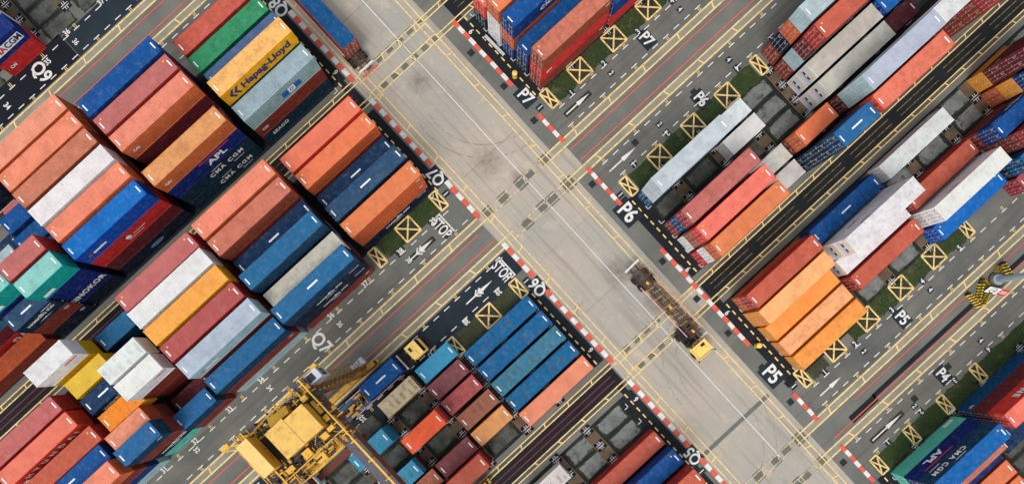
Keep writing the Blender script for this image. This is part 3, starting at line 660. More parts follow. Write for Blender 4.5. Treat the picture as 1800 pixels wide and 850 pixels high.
def stack(block, r, bay, keys, h=2.59, dx=0, dy=0, mk=1, text=None, wear=.2, reefer=(), hs=None):
    keys = keys.split(); text = text or {}; x, L = bayX(bay); x += dx; y = rowD(block, r) + dy; z = 0.0; n = len(keys)
    half = bay[-1] if bay[-1] in 'ab' else ''; k = int(bay[1:-1] if half else bay[1:]); sd = bay[0]
    bn = abs(k) + 1; code = CODE.get(block) or CODE[block + sd]; nf = ('near half' if (half == 'b') == (sd == 'L') else 'far half') if half else 'from road'
    bayn = f"{['', 'first', 'second', 'third', 'fourth', 'fifth'][bn]} bay {nf}"
    for i, key in enumerate(keys):
        top = i == n - 1; hh = hs[i] if hs else h
        tx = text.get(i, ()); tx = (tx,) if isinstance(tx, str) else tx
        tier = ('single' if n == 1 else 'top') if top else ORD[i] + ' tier'
        lt = next((LETN[q] for q in tx if q in LETN), None)
        cn = PAL[key][2]
        lab = f"{cn} {'lettered ' if lt else ''}container, {tier}, {ROW[r]} {code} lane, {bayn}"
        if (block, r, bay, i) not in HIDDEN:
            REG[(block, r, bay, i)] = container(key, x, y, z, L, hh, mk if top else 1, tx, -1 if block in ('U0', 'D2', 'U2', 'D0') else 1, wear if top else .25, i in reefer, lab)
        z += hh + .012
#STACKS
st = stack
# block of Q8 (upper left)
st('D2', 0, 'L0', 'mar rst brr', dx=.1); st('D2', 1, 'L0', 'nav grn grn'); st('D2', 2, 'L0', 'nvd rbr sla', dx=.2)
st('D2', 3, 'L0', 'nvd grn grn hap', mk=2, text={3: 'hapag'}, wear=.1); st('D2', 4, 'L0', 'cmd rbr mol', h=2.6, text={2: 'mol', 0: 'seaco', 1: 'cai'}, wear=.3, hs=(2.59, 2.59, 2.9))
st('D2', 0, 'L-1', 'nvd rbr mar dbl', h=2.75, wear=.15); st('D2', 1, 'L-1', 'rst nvd dbl pnk', h=2.72, mk=2); st('D2', 2, 'L-1', 'nvd mar mar sal', h=2.72, text={3: 'cai'}); st('D2', 3, 'L-1', 'nvd mar', h=2.6)
st('D2', 4, 'L-1', 'cmd cmd aplb tan', h=2.68, mk=2, text={0: 'cma', 1: 'cma', 2: 'apl', 3: 'cai'}, wear=.35)
st('D2', -1, 'L-2', 'mar rst rbr sal2', h=2.68, mk=2); st('D2', 0, 'L-2', 'nvd rst rbr sal', h=2.7, mk=2); st('D2', 1, 'L-2', 'rst nvd rbr brn', h=2.74); st('D2', 2, 'L-2', 'mar nvd rst wht', h=2.74, mk=0, wear=.3)
st('D2', 3, 'L-2', 'mar nvd rbr sal', h=2.72, mk=2, dx=.1); st('D2', 4, 'L-2', 'nvd mar red blu', h=2.68, text={0: 'oval', 2: 'kline', 3: 'bar'})
st('D2', -1, 'L-3b', 'pnk', dx=1.0); st('D2', 0, 'L-3b', 'nvd dbl', h=2.75, dx=1.1); st('D2', 1, 'L-3b', 'rbr dbl', dx=.6); st('D2', 2, 'L-3b', 'mar dbl', dx=.3)
st('D2', 3, 'L-3b', 'mar nvd mar pnk', h=2.9, dx=.1); st('D2', 4, 'L-3b', 'nvd aplb aplb tea', h=2.9, dx=.2, text={0: 'sinodot', 1: 'sinokor', 2: 'sinodot', 3: 'tag'}, wear=.3)
st('D2', 3, 'L-3a', 'mar nvd aplb tea', h=2.85, text={3: 'tag'}, wear=.5); st('D2', 2, 'L-3a', 'nvd mar', h=2.7); st('D2', 1, 'L-3a', 'mar gry'); st('D2', 0, 'L-3a', 'nvd')
st('D2', 4, 'L-3a', 'nvd rbr nav', h=2.85, dx=.65, dy=-.2, mk=3, text={2: 'hamburg', 1: 'small', 0: 'small'})
st('D2', 4, 'L-4', 'rdo', dx=.8, dy=-.1, mk=0, wear=.6); st('D2', 3, 'L-4', 'red mar tbl', h=2.6, dx=.6, dy=.4, text={0: 'dai'})
# block of Q7 (left)
st('U0', 4, 'L0', 'nvd mar cor', h=2.65, wear=.1); st('U0', 3, 'L0', 'nvd rbr org', h=2.65, mk=2, wear=.1); st('U0', 2, 'L0', 'cmd nvd', h=2.75, mk=3); st('U0', 1, 'L0', 'mar nvd nav', h=2.7, mk=3, wear=.3)
st('U0', 0, 'L0', 'nvd org org', h=2.68, mk=2, text={0: 'hamburg', 1: 'small', 2: 'small'}, wear=.1)
st('U0', 4, 'L-1', 'nvd rbr rst sal', h=2.68, mk=2, wear=.4); st('U0', 3, 'L-1', 'mar nvd rbr brn', h=2.68, mk=2, wear=.15); st('U0', 2, 'L-1', 'mar rbr nvd', h=2.68, mk=3)
st('U0', 1, 'L-1', 'nvd gry nvd mbl', h=2.68, wear=.3); st('U0', 0, 'L-1', 'rst mar whs', h=2.7, mk=0, wear=.2); st('U0', -1, 'L-1', 'rbr nvd nvd mbl', h=2.66, mk=3, text={0: 'small', 1: 'hamburg', 2: 'hamburg'}, wear=.4)
st('U0', 4, 'L-2', 'mar rst mar pnk', h=2.75, dx=.45, dy=-.3, mk=2); st('U0', 3, 'L-2', 'rbr nvd rst wht', h=2.75, dx=.25, mk=0); st('U0', 2, 'L-2', 'mar rst rbr hp2', h=2.75, dx=.25, mk=0, wear=.38)
st('U0', 1, 'L-2', 'nvd mar rbr prd', h=2.75, dx=.3, mk=2); st('U0', 0, 'L-2', 'mar nvd rbr gry', h=2.75, dx=.4, text={3: 'bar'}, wear=.3); st('U0', -1, 'L-2', 'gry rbr mbl', h=2.7, dx=.35, text={1: 'small'}, wear=.2)
st('U0', 4, 'L-3b', 'nvd mbl', h=2.9, dy=.4); st('U0', 3, 'L-3b', 'dbl', dx=.3); st('U0', 2, 'L-3b', 'rbr mar nvd wht', h=2.75, dx=.15, dy=.3, mk=0, wear=.45); st('U0', 1, 'L-3b', 'mar rbr rbr wht', h=2.75, dx=.23, dy=.3, mk=0, wear=.2, text={3: 'redtag'})
st('U0', 0, 'L-3b', 'mar'); st('U0', -1, 'L-3b', 'rbr mbl', h=2.75, dy=.15)
st('U0', 4, 'L-3a', 'mar rbr yel wht', h=2.75, dx=-.55, dy=.5, mk=0, wear=.35, text={3: 'redtag'}); st('U0', 3, 'L-3a', 'mar nvd yel', h=2.9, dx=.65, dy=0, mk=0, wear=.41); st('U0', 2, 'L-3a', 'rbr mar nvd', h=2.9, dx=.65, mk=3, text={2: 'hamburg'})
st('U0', 1, 'L-3a', 'mar nvd orb', h=2.7, dx=.55, mk=2, wear=.1); st('U0', 0, 'L-3a', 'mar rst sal2', h=2.75, dx=-.55, dy=.3, wear=.4); st('U0', -1, 'L-3a', 'tel nvd rbr mbl', h=2.6, dx=.3, dy=.3, text={1: 'hamburg', 3: 'small'})
st('U0', 3, 'L-4', 'mar rbr pnk', h=2.8, dx=-.5, dy=.4, wear=.4); st('U0', 2, 'L-4', 'rbr mar cor', h=2.85, dx=-.35, dy=.4, text={2: 'hyundai'}, wear=.4); st('U0', 1, 'L-4', 'nvd rbr brr', h=2.75, dx=.5, mk=2); st('U0', 0, 'L-4', 'mar rbr dbl', h=2.75, dx=-.3, dy=.3, mk=3); st('U0', -1, 'L-4', 'gry dbl rbr sal', h=2.66, dx=.6)
# block of Q6 (bottom middle)
st('D0', 0, 'L0', 'b4', wear=.6); st('D0', 1, 'L0', 'b4', wear=.5); st('D0', 2, 'L0', 'tbl', wear=.7); st('D0', 3, 'L0', 'b4', wear=.62); st('D0', 4, 'L0', 'sal', mk=2, wear=.1)
st('D0', -1, 'L-1b', 'sky', dx=.8, wear=.4); st('D0', 0, 'L-1b', 'mpk', dx=.4, wear=.3); st('D0', 1, 'L-1b', 'prd', dx=.3, wear=.35); st('D0', 2, 'L-1b', 'rst', dx=.6, dy=-.2, wear=.6); st('D0', 3, 'L-1b', 'tan', dx=.5, dy=-.3, wear=.3)
st('D0', -1, 'L-1a', 'crm', dx=-.15, mk=0, wear=.5); st('D0', 1, 'L-1a', 'mar rbr orr', h=2.6, dx=.1, dy=-.2, wear=.3); st('D0', 3, 'L-1a', 'mpk', dy=-.2, wear=.55); st('D0', 4, 'L-1a', 'mar brr', wear=.4)
st('D0', 0, 'L-2b', 'sky sky', wear=.35); st('D0', 2, 'L-2b', 'mar sky', h=2.5, dx=.1, dy=-.2, wear=.5); st('D0', 3, 'L-2b', 'brn', dx=.8, dy=-.2); st('D0', 4, 'L-2b', 'rst brr', dx=.3); st('D0', -1, 'L-3b', 'whs', dx=1.3, dy=-.4, mk=0)
# block of Q5 (bottom)
st('U-2', 2, 'L0', 'brr', dx=.2, wear=.15); st('U-2', 1, 'L0', 'nvd dbl', dx=.15, mk=2); st('U-2', 0, 'L0', 'rbr mar brr', h=2.7, dx=.2); st('U-2', 4, 'L-1b', 'whs', dx=.7, dy=-.2, mk=0, wear=.5); st('U-2', 2, 'L-1b', 'mar'); st('U-2', 3, 'L-2b', 'rbr')
# block of P7 (top middle)
st('U0', 0, 'R0', 'rbr red brn', h=2.7, mk=2, text={0: 'small', 1: 'cai', 2: 'small'}, wear=.45); st('U0', 1, 'R0', 'nav dbl', h=2.7); st('U0', 2, 'R0', 'dbl org dbl', h=2.72, text={2: 'cma'}, wear=.15); st('U0', 3, 'R0', 'wht wht org', h=2.65, wear=.3); st('U0', 4, 'R0', 'nav cor', h=2.7)
st('U0', 0, 'R1', 'red dbl', h=2.6, text={1: 'cma'}); st('U0', 1, 'R1', 'mar nav'); st('U0', 2, 'R1', 'rbr dbl')
# block of P6 (upper right)
st('D0', 0, 'R0', 'b4 lgr lgr', h=2.75, dy=-.15, wear=.25); st('D0', 0, 'R1a', 'wht', dx=-.5, mk=0); st('D0', 1, 'R1a', 'wht', dx=-.45, mk=0, wear=.35)
st('D0', 2, 'R0', 'rbr b4 pnk', h=2.75, dy=-.1, wear=.4); st('D0', 3, 'R0', 'wht rst cor2', h=2.75, dy=-.15, mk=2, wear=.05); st('D0', 4, 'R0', 'red wht org', h=2.72, dy=-.1, mk=2, wear=.3)
st('D0', 3, 'R1a', 'whs', dx=-.55, mk=0, wear=.4); st('D0', 4, 'R1a', 'whs', dx=-.65, mk=0, wear=.35); st('D0', 3, 'R1b', 'rbr org', h=2.7, wear=.4); st('D0', 4, 'R1b', 'nav nav nav mbl', h=2.75, dy=-.25, mk=3)
st('D0', -1, 'R2', 'rbr nvd org gry', h=2.75, dx=.15); st('D0', 0, 'R2', 'rbr gry mar brr', h=2.75, mk=2); st('D0', 1, 'R2', 'wht whs', h=2.65, mk=0, reefer=(0, 1), wear=.2); st('D0', 2, 'R2', 'wht whs', h=2.65, dx=-.3, mk=0, reefer=(0, 1), wear=.4)
st('D0', 3, 'R2', 'mar mar gry gry', h=2.75, dx=.25, dy=-.2, wear=.2); st('D0', 4, 'R2', 'rbr nvd mar cor', h=2.72, dx=-.45, dy=-.1, wear=.1)
st('D0', 1, 'R3', 'rbr blu', dx=-.5); st('D0', 2, 'R3a', 'mar', dx=-.5); st('D0', 3, 'R3', 'rbr nvd wht wht', h=2.75, dx=-.9, dy=-.15, mk=0); st('D0', 4, 'R3b', 'rbr rbr rbr pnk', h=2.75); st('D0', 0, 'R3', 'nvd mar')
# block of P5 (right)
st('U-2', 4, 'R0', 'org brr', h=2.65, wear=.15); st('U-2', 3, 'R0', 'ora or2', h=2.65, dx=-.25, dy=.1, mk=0, wear=.4); st('U-2', 2, 'R0', 'ora', h=2.7, mk=0, dx=-.1); st('U-2', 1, 'R0', 'or2', h=2.62, mk=0, dx=-.1, wear=.4); st('U-2', 0, 'R0', 'ora', h=2.62, mk=0, wear=.2)
st('U-2', 4, 'R1', 'dbl', h=2.75, dx=-.1, mk=3); st('U-2', 3, 'R1', 'wht wht wht', h=2.68, mk=0, reefer=(1, 2), text={1: 'redtag', 2: 'redtag'}, wear=.4); st('U-2', 2, 'R1', 'wht', h=2.75, dy=.1, mk=0, reefer=(0,), wear=.3); st('U-2', 1, 'R1', 'brr', h=2.7, mk=2, wear=.05)
st('U-2', 4, 'R2', 'wht', h=2.75, dy=.1, mk=0, wear=.1); st('U-2', 2, 'R2', 'brr', h=2.65, dx=-.15, dy=.1, wear=.05); st('U-2', 1, 'R2', 'wht wht', h=2.75, dx=-.1, mk=0, text={1: 'redtag'}, wear=.35); st('U-2', 0, 'R2', 'blu', h=2.7, dx=-.15, mk=2, wear=.05)
st('U-2', 4, 'R3b', 'orb mar mar mar', h=2.65, text={1: 'small'}); st('U-2', 3, 'R3b', 'org ora dbl', h=2.65, mk=0); st('U-2', 2, 'R3', 'rbr dbl', h=2.8, dx=-.4, mk=3, text={1: 'hamburg'}); st('U-2', 1, 'R3', 'rbr rbr pnk', h=2.7, dx=1.2); st('U-2', 0, 'R3', 'nav b4', h=2.7, dx=-.4); st('U-2', -1, 'R3', 'prd', h=2.65, dx=-.3)
# block of P4 (lower right)
st('D-2', 0, 'R0', 'tel aplb cma', h=2.72, dx=.1, dy=-.3, mk=2, text={0: 'tag', 1: 'apl', 2: 'cma'}, wear=.05); st('D-2', 1, 'R0', 'dbl brn', h=2.6, dx=.3, dy=-.3); st('D-2', 2, 'R0', 'aplb', h=2.6, dx=.3); st('D-2', 3, 'R0', 'org', h=2.6, dx=.4, wear=.1); st('D-2', 4, 'R0', 'org', dx=.3)
st('D-2', 0, 'R1', 'b4 mar cor2', h=2.68, text={0: 'small', 2: 'one'}, wear=.05); st('D-2', 1, 'R1', 'nav nvd', h=2.6); st('D-2', 2, 'R1', 'nvd'); st('D-2', 0, 'R2', 'nvd nvd', text={0: 'hamburg', 1: 'small'})
# block of Q9 (upper left corner)
st('U2', -1, 'L-2b', 'red aplb', h=2.65, dx=.8, mk=0, text={0: 'cai', 1: 'cmabox'}, wear=.1); st('U2', 0, 'L-2b', 'wht whs', dx=.3, mk=0); st('U2', 1, 'L-2b', 'mar mar', dx=0)
#ENDSTACKS
# ------------------------------------------------------------------ vehicles
def wheel(m, x, y, r=.5, wd=.3):
    m.tube((x, y - wd / 2, r), (x, y + wd / 2, r), r, n=18)
def tractor(label, loc, rz):
    """yard tractor, nose towards +X, rear coupling around x = -3.5"""
    t = thing('yard_tractor', label, 'truck', loc, rz, 'yellow yard tractors pulling trailers')
    c = MB(); c.box(-1.2, .42, -1.0, 1.1, 1.0, 2.62); c.box(.42, .8, -1.0, 1.1, 1.0, 1.7); c.box(-1.1, 1.0, -1.1, 1.15, .75, 1.35); c.box(.76, 1.1, -.98, 1.02, .55, 1.0); c.obj('cab', TRY, parent=t)
    rf = MB(); rf.box(-1.25, .5, -1.08, 1.18, 2.62, 2.72); rf.box(-.9, -.2, -.85, -.1, 2.72, 2.86); rf.box(-.1, .3, .2, .9, 2.72, 2.78); rf.obj('cab_roof', TRY, parent=t)
    g = MB(); g.quad((.45, -.92, 2.6), (.45, 1.02, 2.6), (.83, 1.02, 1.72), (.83, -.92, 1.72)); g.box(-.95, -.55, .1, .75, 2.722, 2.75); g.box(-1.0, .5, 1.09, 1.12, 1.6, 2.45); g.box(-1.23, -1.195, -.9, 1.0, 1.5, 2.5); g.obj('window', GLASS, parent=t)
    f = MB(); f.box(-4.4, 1.0, -.45, .45, .5, .8); f.box(-4.3, -1.4, -1.15, 1.15, .82, .95); f.tube((-1.55, -.8, .9), (-1.55, -.8, 2.6), .09, n=8); f.box(-2.1, -1.4, -1.1, -.4, .95, 1.6); f.tube((-3.2, 0, .95), (-3.2, 0, 1.1), .5, n=16); f.obj('chassis', BLACK, parent=t)
    b = MB()
    for y in (.6, -.6): b.box(-1.5, -1.25, y - .06, y + .06, 1.0, 2.4)
    b.box(-1.5, -1.38, -1.2, 1.2, 1.3, 1.42); b.obj('guard_rail', CRY, parent=t)
    for x, y in ((.1, 1.0), (.1, -1.0), (-3.3, 1.05), (-3.3, -1.05)):
        q = MB(); wheel(q, x, y, .55, .34 if x > 0 else .62); q.obj('wheel', BLACK, parent=t)
    bc = MB(); bc.tube((-.3, .5, 2.88), (-.3, .5, 3.02), .09, n=8); bc.obj('beacon', CRY, parent=t)
    mr = MB(); mr.bar((.7, 1.15, 2.3), (1.0, 1.55, 2.3), .05); mr.box(.95, 1.05, 1.4, 1.6, 2.0, 2.4); mr.bar((.7, -1.1, 2.0), (1.0, -1.4, 2.2), .05); mr.box(.95, 1.05, -1.5, -1.3, 1.9, 2.3); mr.obj('mirror', BLACK, parent=t)
    return t
def trailer(label, loc, rz, L=14.4, bare=True):
    """skeletal trailer, front towards +X, origin on the ground at mid length"""
    t = thing('container_trailer', label, 'trailer', loc, rz, 'skeletal container trailers'); h = L / 2
    f = MB()
    for y in (-.48, .48): f.box(-h, h, y - .09, y + .09, .95, 1.25)
    n = 16
    for i in range(n + 1): x = -h + .15 + (L - .3) * i / n; f.box(x - .07, x + .07, -.39, .39, 1.0, 1.18)
    for i in range(0, n, 2):
        x = -h + .6 + (L - 1.2) * i / n; f.box(x - .06, x + .06, -1.15, -.57, 1.02, 1.14); f.box(x - .06, x + .06, .57, 1.15, 1.02, 1.14)
    f.obj('frame', CHB, parent=t)
    yb = MB()
    for i in range(22):
        x = -h + 1.0 + (L - 2.2) * i / 21; yb.box(x, x + .13, -1.1, 1.1, 1.26, 1.31) if i % 2 else yb.bar((x - .3, -.9, 1.29), (x + .4, .9, 1.29), .09)
    yb.box(-h + .8, h - .9, -.8, -.7, 1.24, 1.33); yb.box(-h + .8, h - .9, .7, .8, 1.24, 1.33)
    yb.obj('deck_bracing', CHB, parent=t)
    yb = MB()
    for i in range(9): x = -h + 4.2 + (L - 7.6) * i / 8; yb.bar((x, -.95 + .5 * (i % 2), 1.33), (x + .25, .35 + .5 * (i % 2), 1.33), .08)
    yb.obj('yellow_brace', CRD, parent=t)
    for i in range(8):
        q = MB(); x = -h + 1.6 + (L - 3.4) * i / 7; q.box(x, x + .5, -.42 + .2 * (i % 3), -.1 + .2 * (i % 3), .8, 1.36); q.obj('valve_box', (DARK, CRY, CHBL)[i % 3], parent=t)
    e = MB()
    for x in (-h + .12, h - .12): e.box(x - .12, x + .12, -1.3, 1.3, 1.15, 1.42)
    e.obj('end_guide', WHITE, parent=t)
    s = MB()
    for y in (-1.24, 1.24):
        s.box(-h + 3.2, h - 1.5, y - .05, y + .05, 1.25, 1.35)
        for x in (-h + 4.4, h - 4.6): s.bar((x, y, 1.3), (x + .05, y + (.35 if y < 0 else -.35), 1.36), .07); s.bar((x + .35, y, 1.3), (x + .4, y + (.35 if y < 0 else -.35), 1.36), .07)
    s.obj('side_guide', PINKP, parent=t)
    for x in (-h + 2.0, -h + 3.3):
        for y in (-1.02, 1.02):
            q = MB(); wheel(q, x, y, .56, .6); q.obj('wheel', BLACK, parent=t)
    l = MB(); l.box(h - 3.3, h - 3.1, -.8, -.65, .1, .98); l.box(h - 3.3, h - 3.1, .65, .8, .1, .98); l.obj('landing_leg', DARK, parent=t)
    return t
trailer('long empty skeletal trailer on the central road, rusty beams and pink side guides', (21.2, -9.5, 0), R(-90 + 1.0))
tractor('yellow tractor pulling the empty skeletal trailer on the central road', (20.15, -18.0 + .1, 0), R(-92))
t = trailer('trailer under the blue roofed container at the top of the central road', (12.4, 50.6, 0), R(90), 14.4)
rt = MB(); rt.bar((-7.6, -1.25, .9), (-7.6, 1.25, .9), .14); rt.bar((-7.9, -1.0, .7), (-7.5, -.6, .9), .1); rt.bar((-7.9, 1.0, .7), (-7.5, .6, .9), .1); rt.obj('rear_bumper', REDP, parent=t)
PAL['bm'] = ((0, 86, 138), (140, 66, 54), 'blue roofed rust red')
container('bm', 12.4 - L4 / 2, 52.0 - W4 / 2, 1.43, L4, 2.59, 0, (), 1, .1, False, 'blue roofed rust red container riding on a trailer at top of the road')
_c = bpy.context.scene.collection.objects
for o in reversed(list(_c)):
    if o.get('label', '').startswith('blue roofed rust red'): o.rotation_euler = (0, 0, R(90)); o.location = (12.45, 52.0, 1.43); break
tractor('yellow tractor with flat cab roof in the Q6 lane beside the crane', (-9.2, 9.6, 0), 0)
t = trailer('loaded trailer in the Q6 lane with blue deck and yellow blocks', (-18.6, 9.65, 0), 0, 13.2)
dk = MB(); dk.box(-5.6, -.4, -1.15, -.62, 1.27, 1.34); dk.box(-5.6, -.4, .62, 1.15, 1.27, 1.34); dk.obj('deck_panel', CHBL, parent=t)
db = MB()
for x, y in ((-1.4, .75), (-3.0, .2), (-2.2, -.5), (-3.9, -.3), (-3.4, -.9)): db.box(x - .55, x + .55, y - .16, y + .16, 1.35, 1.6)
db.obj('spacer_block', CRD, parent=t)
container('dbl', -18.5, 8.43, 1.43, L2, 2.59, 3, (), -1, .05, False, 'deep blue container on the trailer in the Q6 lane beside the crane')
trailer('trailer under the dark navy container at the left picture edge', (-41.5, C0 + 2 * HP - 5.0, 0), 0, 13.2)
container('nvd', -41.8, C0 + 2 * HP - 6.2, 1.43, L2, 2.59, 1, (), -1, .05, False, 'dark navy container on a trailer in the Q8 lane at left edge')
# ------------------------------------------------------------------ gantry crane over the Q6 block
cr = thing('gantry_crane', 'large yellow rubber tyred gantry crane straddling the rows behind the Q6 lane', 'crane', (-22.5, 0, 0))
def cp(name, mb, *mats, parent=cr):
    o = mb.obj(name, *mats, parent=parent); o.matrix_parent_inverse = Matrix.Translation((22.5, 0, 0)) if parent is cr else Matrix(); return o
YN, YF = 12.3, -11.0
CRG = flat('crane_grimy_ochre', (150, 110, 44), .65, .2, 1.5, wear=((66, 46, 30), 2.4, .52, .85))
for gx, nm in ((-19.75, 0), (-27.2, 1)):
    g = MB(); g.box(gx - .75, gx + .75, YF - 1.2, YN + 1.6, 16.6, 18.4); go = cp('girder', g, CRB)
    d_ = MB(); d_.box(gx - .80, gx + .76, YF - 1.2, YN + 1.6, 18.403, 18.46); cp('girder_deck', d_, CRP)
    rl = MB(); s = 1 if gx > -22 else -1
    rl.box(*sorted((gx + s * .18, gx + s * .30)), YF - 1.2, YN + 1.6, 18.47, 18.6)
    y = YF - 1
    while y < YN + 1.5: rl.box(*sorted((gx + s * .1, gx + s * .72)), y - .06, y + .06, 18.5, 19.42); y += 2.8
    rl.box(*sorted((gx + s * .52, gx + s * .68)), YF - 1.2, YN + 1.6, 19.36, 19.48)
    cp('walkway_rail', rl, CRY)
    for k in range(12):
        pass
for yy, nm in ((YN, 'near'), (YF, 'far')):
    for gx, fx in ((-19.75, -16.6), (-27.2, -30.2)):
        l = MB(); A_, B_ = Vector((gx, yy, 16.6)), Vector((fx, yy, 1.9)); nn = 13
        for ox in (-.45, .45):
            for oy in (-.45, .45): l.bar(A_ + Vector((ox, oy, 0)), B_ + Vector((ox, oy, 0)), .2)
        for i in range(nn):
            p, q = A_.lerp(B_, i / nn), A_.lerp(B_, (i + 1) / nn)
            for oy in (-.45, .45): l.bar(p + Vector((-.45, oy, 0)), q + Vector((.45, oy, 0)), .1); l.bar(p + Vector((.45, oy, 0)), p + Vector((-.45, oy, 0)), .1)
            for ox in (-.45, .45): l.bar(p + Vector((ox, -.45, 0)), q + Vector((ox, .45, 0)), .1)
        l.bar(A_ + Vector((.1, .3, 0)), B_ + Vector((.1, .3, 0)), .3, .5)
        cp('leg', l, CRG)
    b = MB(); b.box(-31.6, -15.0, yy - .35, yy + .35, 1.3, 2.1); cp('sill_beam', b, CRD); b = MB(); b.box(-27.5, -19.5, yy - .35, yy + .35, 15.7, 16.55); cp('cross_beam', b, CRY)
    for bx_ in (-16.3, -30.4):
        bb = MB(); bb.box(bx_ - 1.9, bx_ + 1.9, yy - .38, yy + .38, .75, 1.28); bo = cp('bogie', bb, CRD)
        for q in (-1.1, 1.1):
            wv_ = MB(); wheel(wv_, bx_ + q, yy, .72, .6); cp('wheel', wv_, BLACK)
# lattice stair up the near leg
ls = MB()
for i in range(14):
    f0, f1 = i / 14, (i + 1) / 14; p = Vector((-16.2, 13.3, 1.6)).lerp(Vector((-18.9, 13.3, 16.8)), f0); q = Vector((-16.2, 13.3, 1.6)).lerp(Vector((-18.9, 13.3, 16.8)), f1)
    for o in (-.35, .35): ls.bar(p + Vector((0, o, 0)), q + Vector((0, o, 0)), .07); ls.bar(p + Vector((.5, o, .3)), q + Vector((.5, o, .3)), .05)
    ls.bar(p + Vector((0, -.35, 0)), p + Vector((0, .35, 0)), .06); ls.bar(p + Vector((0, -.35, 0)), q + Vector((.5, .35, .3)), .05); ls.bar(p, p + Vector((.5, 0, .3)), .06)
cp('stair', ls, CRG)
pw = MB(); pw.box(-17.6, -15.6, 12.9, 13.9, 2.1, 3.3); pw.box(-17.2, -16.3, 13.0, 13.8, 3.3, 3.6); cp('drive_cabinet', pw, CABW)
# machinery on top
def roofbox(x0, x1, y0, y1, z0, z1, mat, name='machinery_house'):
    m = MB(); m.box(x0 + .08, x1 - .08, y0 + .08, y1 - .08, z0, z1 - .12); o = cp(name, m, CRD)
    r = MB(); r.box(x0, x1, y0, y1, z1 - .12, z1); cp('house_roof', r, mat); return o
CRO = flat('crane_ochre_roof', (222, 178, 84), .6, .09, .9, wear=((170, 124, 58), 1.3, .55, .6))
roofbox(-22.75, -20.15, 8.0, 11.42, 18.9, 21.0, CRO); roofbox(-25.3, -22.8, 8.0, 11.7, 18.9, 21.0, CRO); roofbox(-28.25, -26.75, 8.15, 12.6, 19.2, 21.6, CRL)
m = MB(); m.quad((-24.5, 11.85, 20.6), (-22.0, 11.75, 20.4), (-22.0, 12.75, 19.6), (-24.5, 13.0, 19.6)); m.quad((-24.5, 11.85, 20.55), (-24.5, 13.0, 19.55), (-22.0, 12.75, 19.55), (-22.0, 11.75, 20.35)); m.box(-24.4, -22.1, 11.8, 12.7, 18.6, 19.5); cp('sloped_cover', m, CRD)
m = MB(); m.box(-29.2, -18.8, 6.6, 12.2, 18.62, 18.72); cp('trolley_deck', m, DARK)
m = MB()
CABS = []
for x0, x1, y0, y1, z in ((-21.6, -20.75, 7.0, 7.7, 19.5), (-20.05, -19.5, 8.4, 9.1, 19.3), (-20.05, -19.6, 9.5, 11.3, 19.0), (-20.5, -19.7, 7.3, 7.8, 19.6), (-24.4, -23.4, 6.75, 7.7, 19.5), (-27.0, -26.0, 6.9, 7.5, 19.4), (-20.4, -19.7, 11.6, 12.2, 19.6), (-29.1, -28.4, 9, 10.5, 19.9)): m = MB(); m.box(x0, x1, y0, y1, 18.72, z); cp('machinery_cabinet', m, CRY)
m = MB(); m.box(-23.9, -22.7, 5.2, 6.4, 17.2, 18.9); m.box(-26.5, -21, 5.15, 6.5, 17.05, 17.15); cp('service_platform', m, CRY)
m = MB()
for (p, q) in (((-29.2, 6.55), (-18.9, 6.55)), ((-26.5, 5.15), (-20.4, 5.15)), ((-29.2, 7.35), (-29.2, 12.3)), ((-20.6, 5.15), (-20.6, 6.5)), ((-26.5, 5.15), (-26.5, 6.5)), ((-28.5, 12.9), (-20.5, 13.4)), ((-19.0, 6.6), (-19.0, 8.4))):
    for z in (19.1, 19.7): m.bar((*p, z), (*q, z), .07)
    L_ = Vector(p) - Vector(q); n = max(2, int(L_.length / 1.1))
    for i in range(n + 1):
        c_ = Vector(p).lerp(Vector(q), i / n); m.box(c_.x - .035, c_.x + .035, c_.y - .035, c_.y + .035, 18.5, 19.7)
cp('handrail', m, CRY)
m = MB()
for i in range(7): x = -22.2 + i * .25; m.box(x, x + .06, 5.3, 6.3, 17.6, 17.68)
cp('ladder', m, CRD)
m = MB(); pts = [(-20.6, 11.75, 18.95), (-20.1, 11.55, 19.05), (-19.6, 11.45, 19.1), (-19.1, 11.5, 19.1), (-18.6, 11.35, 19.05), (-17.9, 11.0, 18.9)]
for p, q in zip(pts, pts[1:]): m.bar(p, q, .5, .35)
cp('cable_chain', m, BLACK)
m = MB()
for x0, x1, y0, y1 in ((-27.0, -25.5, 8.2, 11.4), ): m.box(x0, x1, y0, y1, 18.73, 19.0)
cp('gap_shade_block', m, BLACK)  # black slab painting in the shade of the gap between the houses
m = MB()
for i in range(10): m.tube((-28.6 + i * .9, 7.0 + (i % 3) * .12, 18.72), (-28.6 + i * .9, 7.3 + (i % 3) * .12, 19.2), .16, n=8)
for i in range(6): m.bar((-20.4 + .1 * i, 12.3 + .1 * i, 18.8), (-22.3, 12.4 + .2 * i, 18.6), .05)
cp('motor', m, DARK)
rc = random.Random(3); m = MB(); m2 = MB()
for i in range(330):
    x, y = rc.uniform(-29.3, -18.9), rc.choice((rc.uniform(5.3, 8.0), rc.uniform(11.6, 13.3), rc.uniform(5.3, 13)))
    if -28.3 < x < -20.1 and 8 < y < 11.7: continue
    z = rc.uniform(18.5, 19.3); l = rc.uniform(.15, 1.1); w_ = rc.uniform(.05, .3); q = (m, m2)[i % 2]
    if rc.random() < .5: q.box(x, x + l, y, y + w_, z - .25, z)
    else: q.box(x, x + w_, y, y + l, z - .25, z)
cp('pipework', m, DARK)['kind'] = 'stuff'; cp('walkway_fittings', m2, CRD)['kind'] = 'stuff'
m = MB()
for i in range(7): x = rc.uniform(-20.45, -20.1); y = rc.uniform(-11, 7); m.box(x, x + .12, y, y + .14, 18.46, 18.6)
cp('girder_lamps', m, CABW)
m = MB()
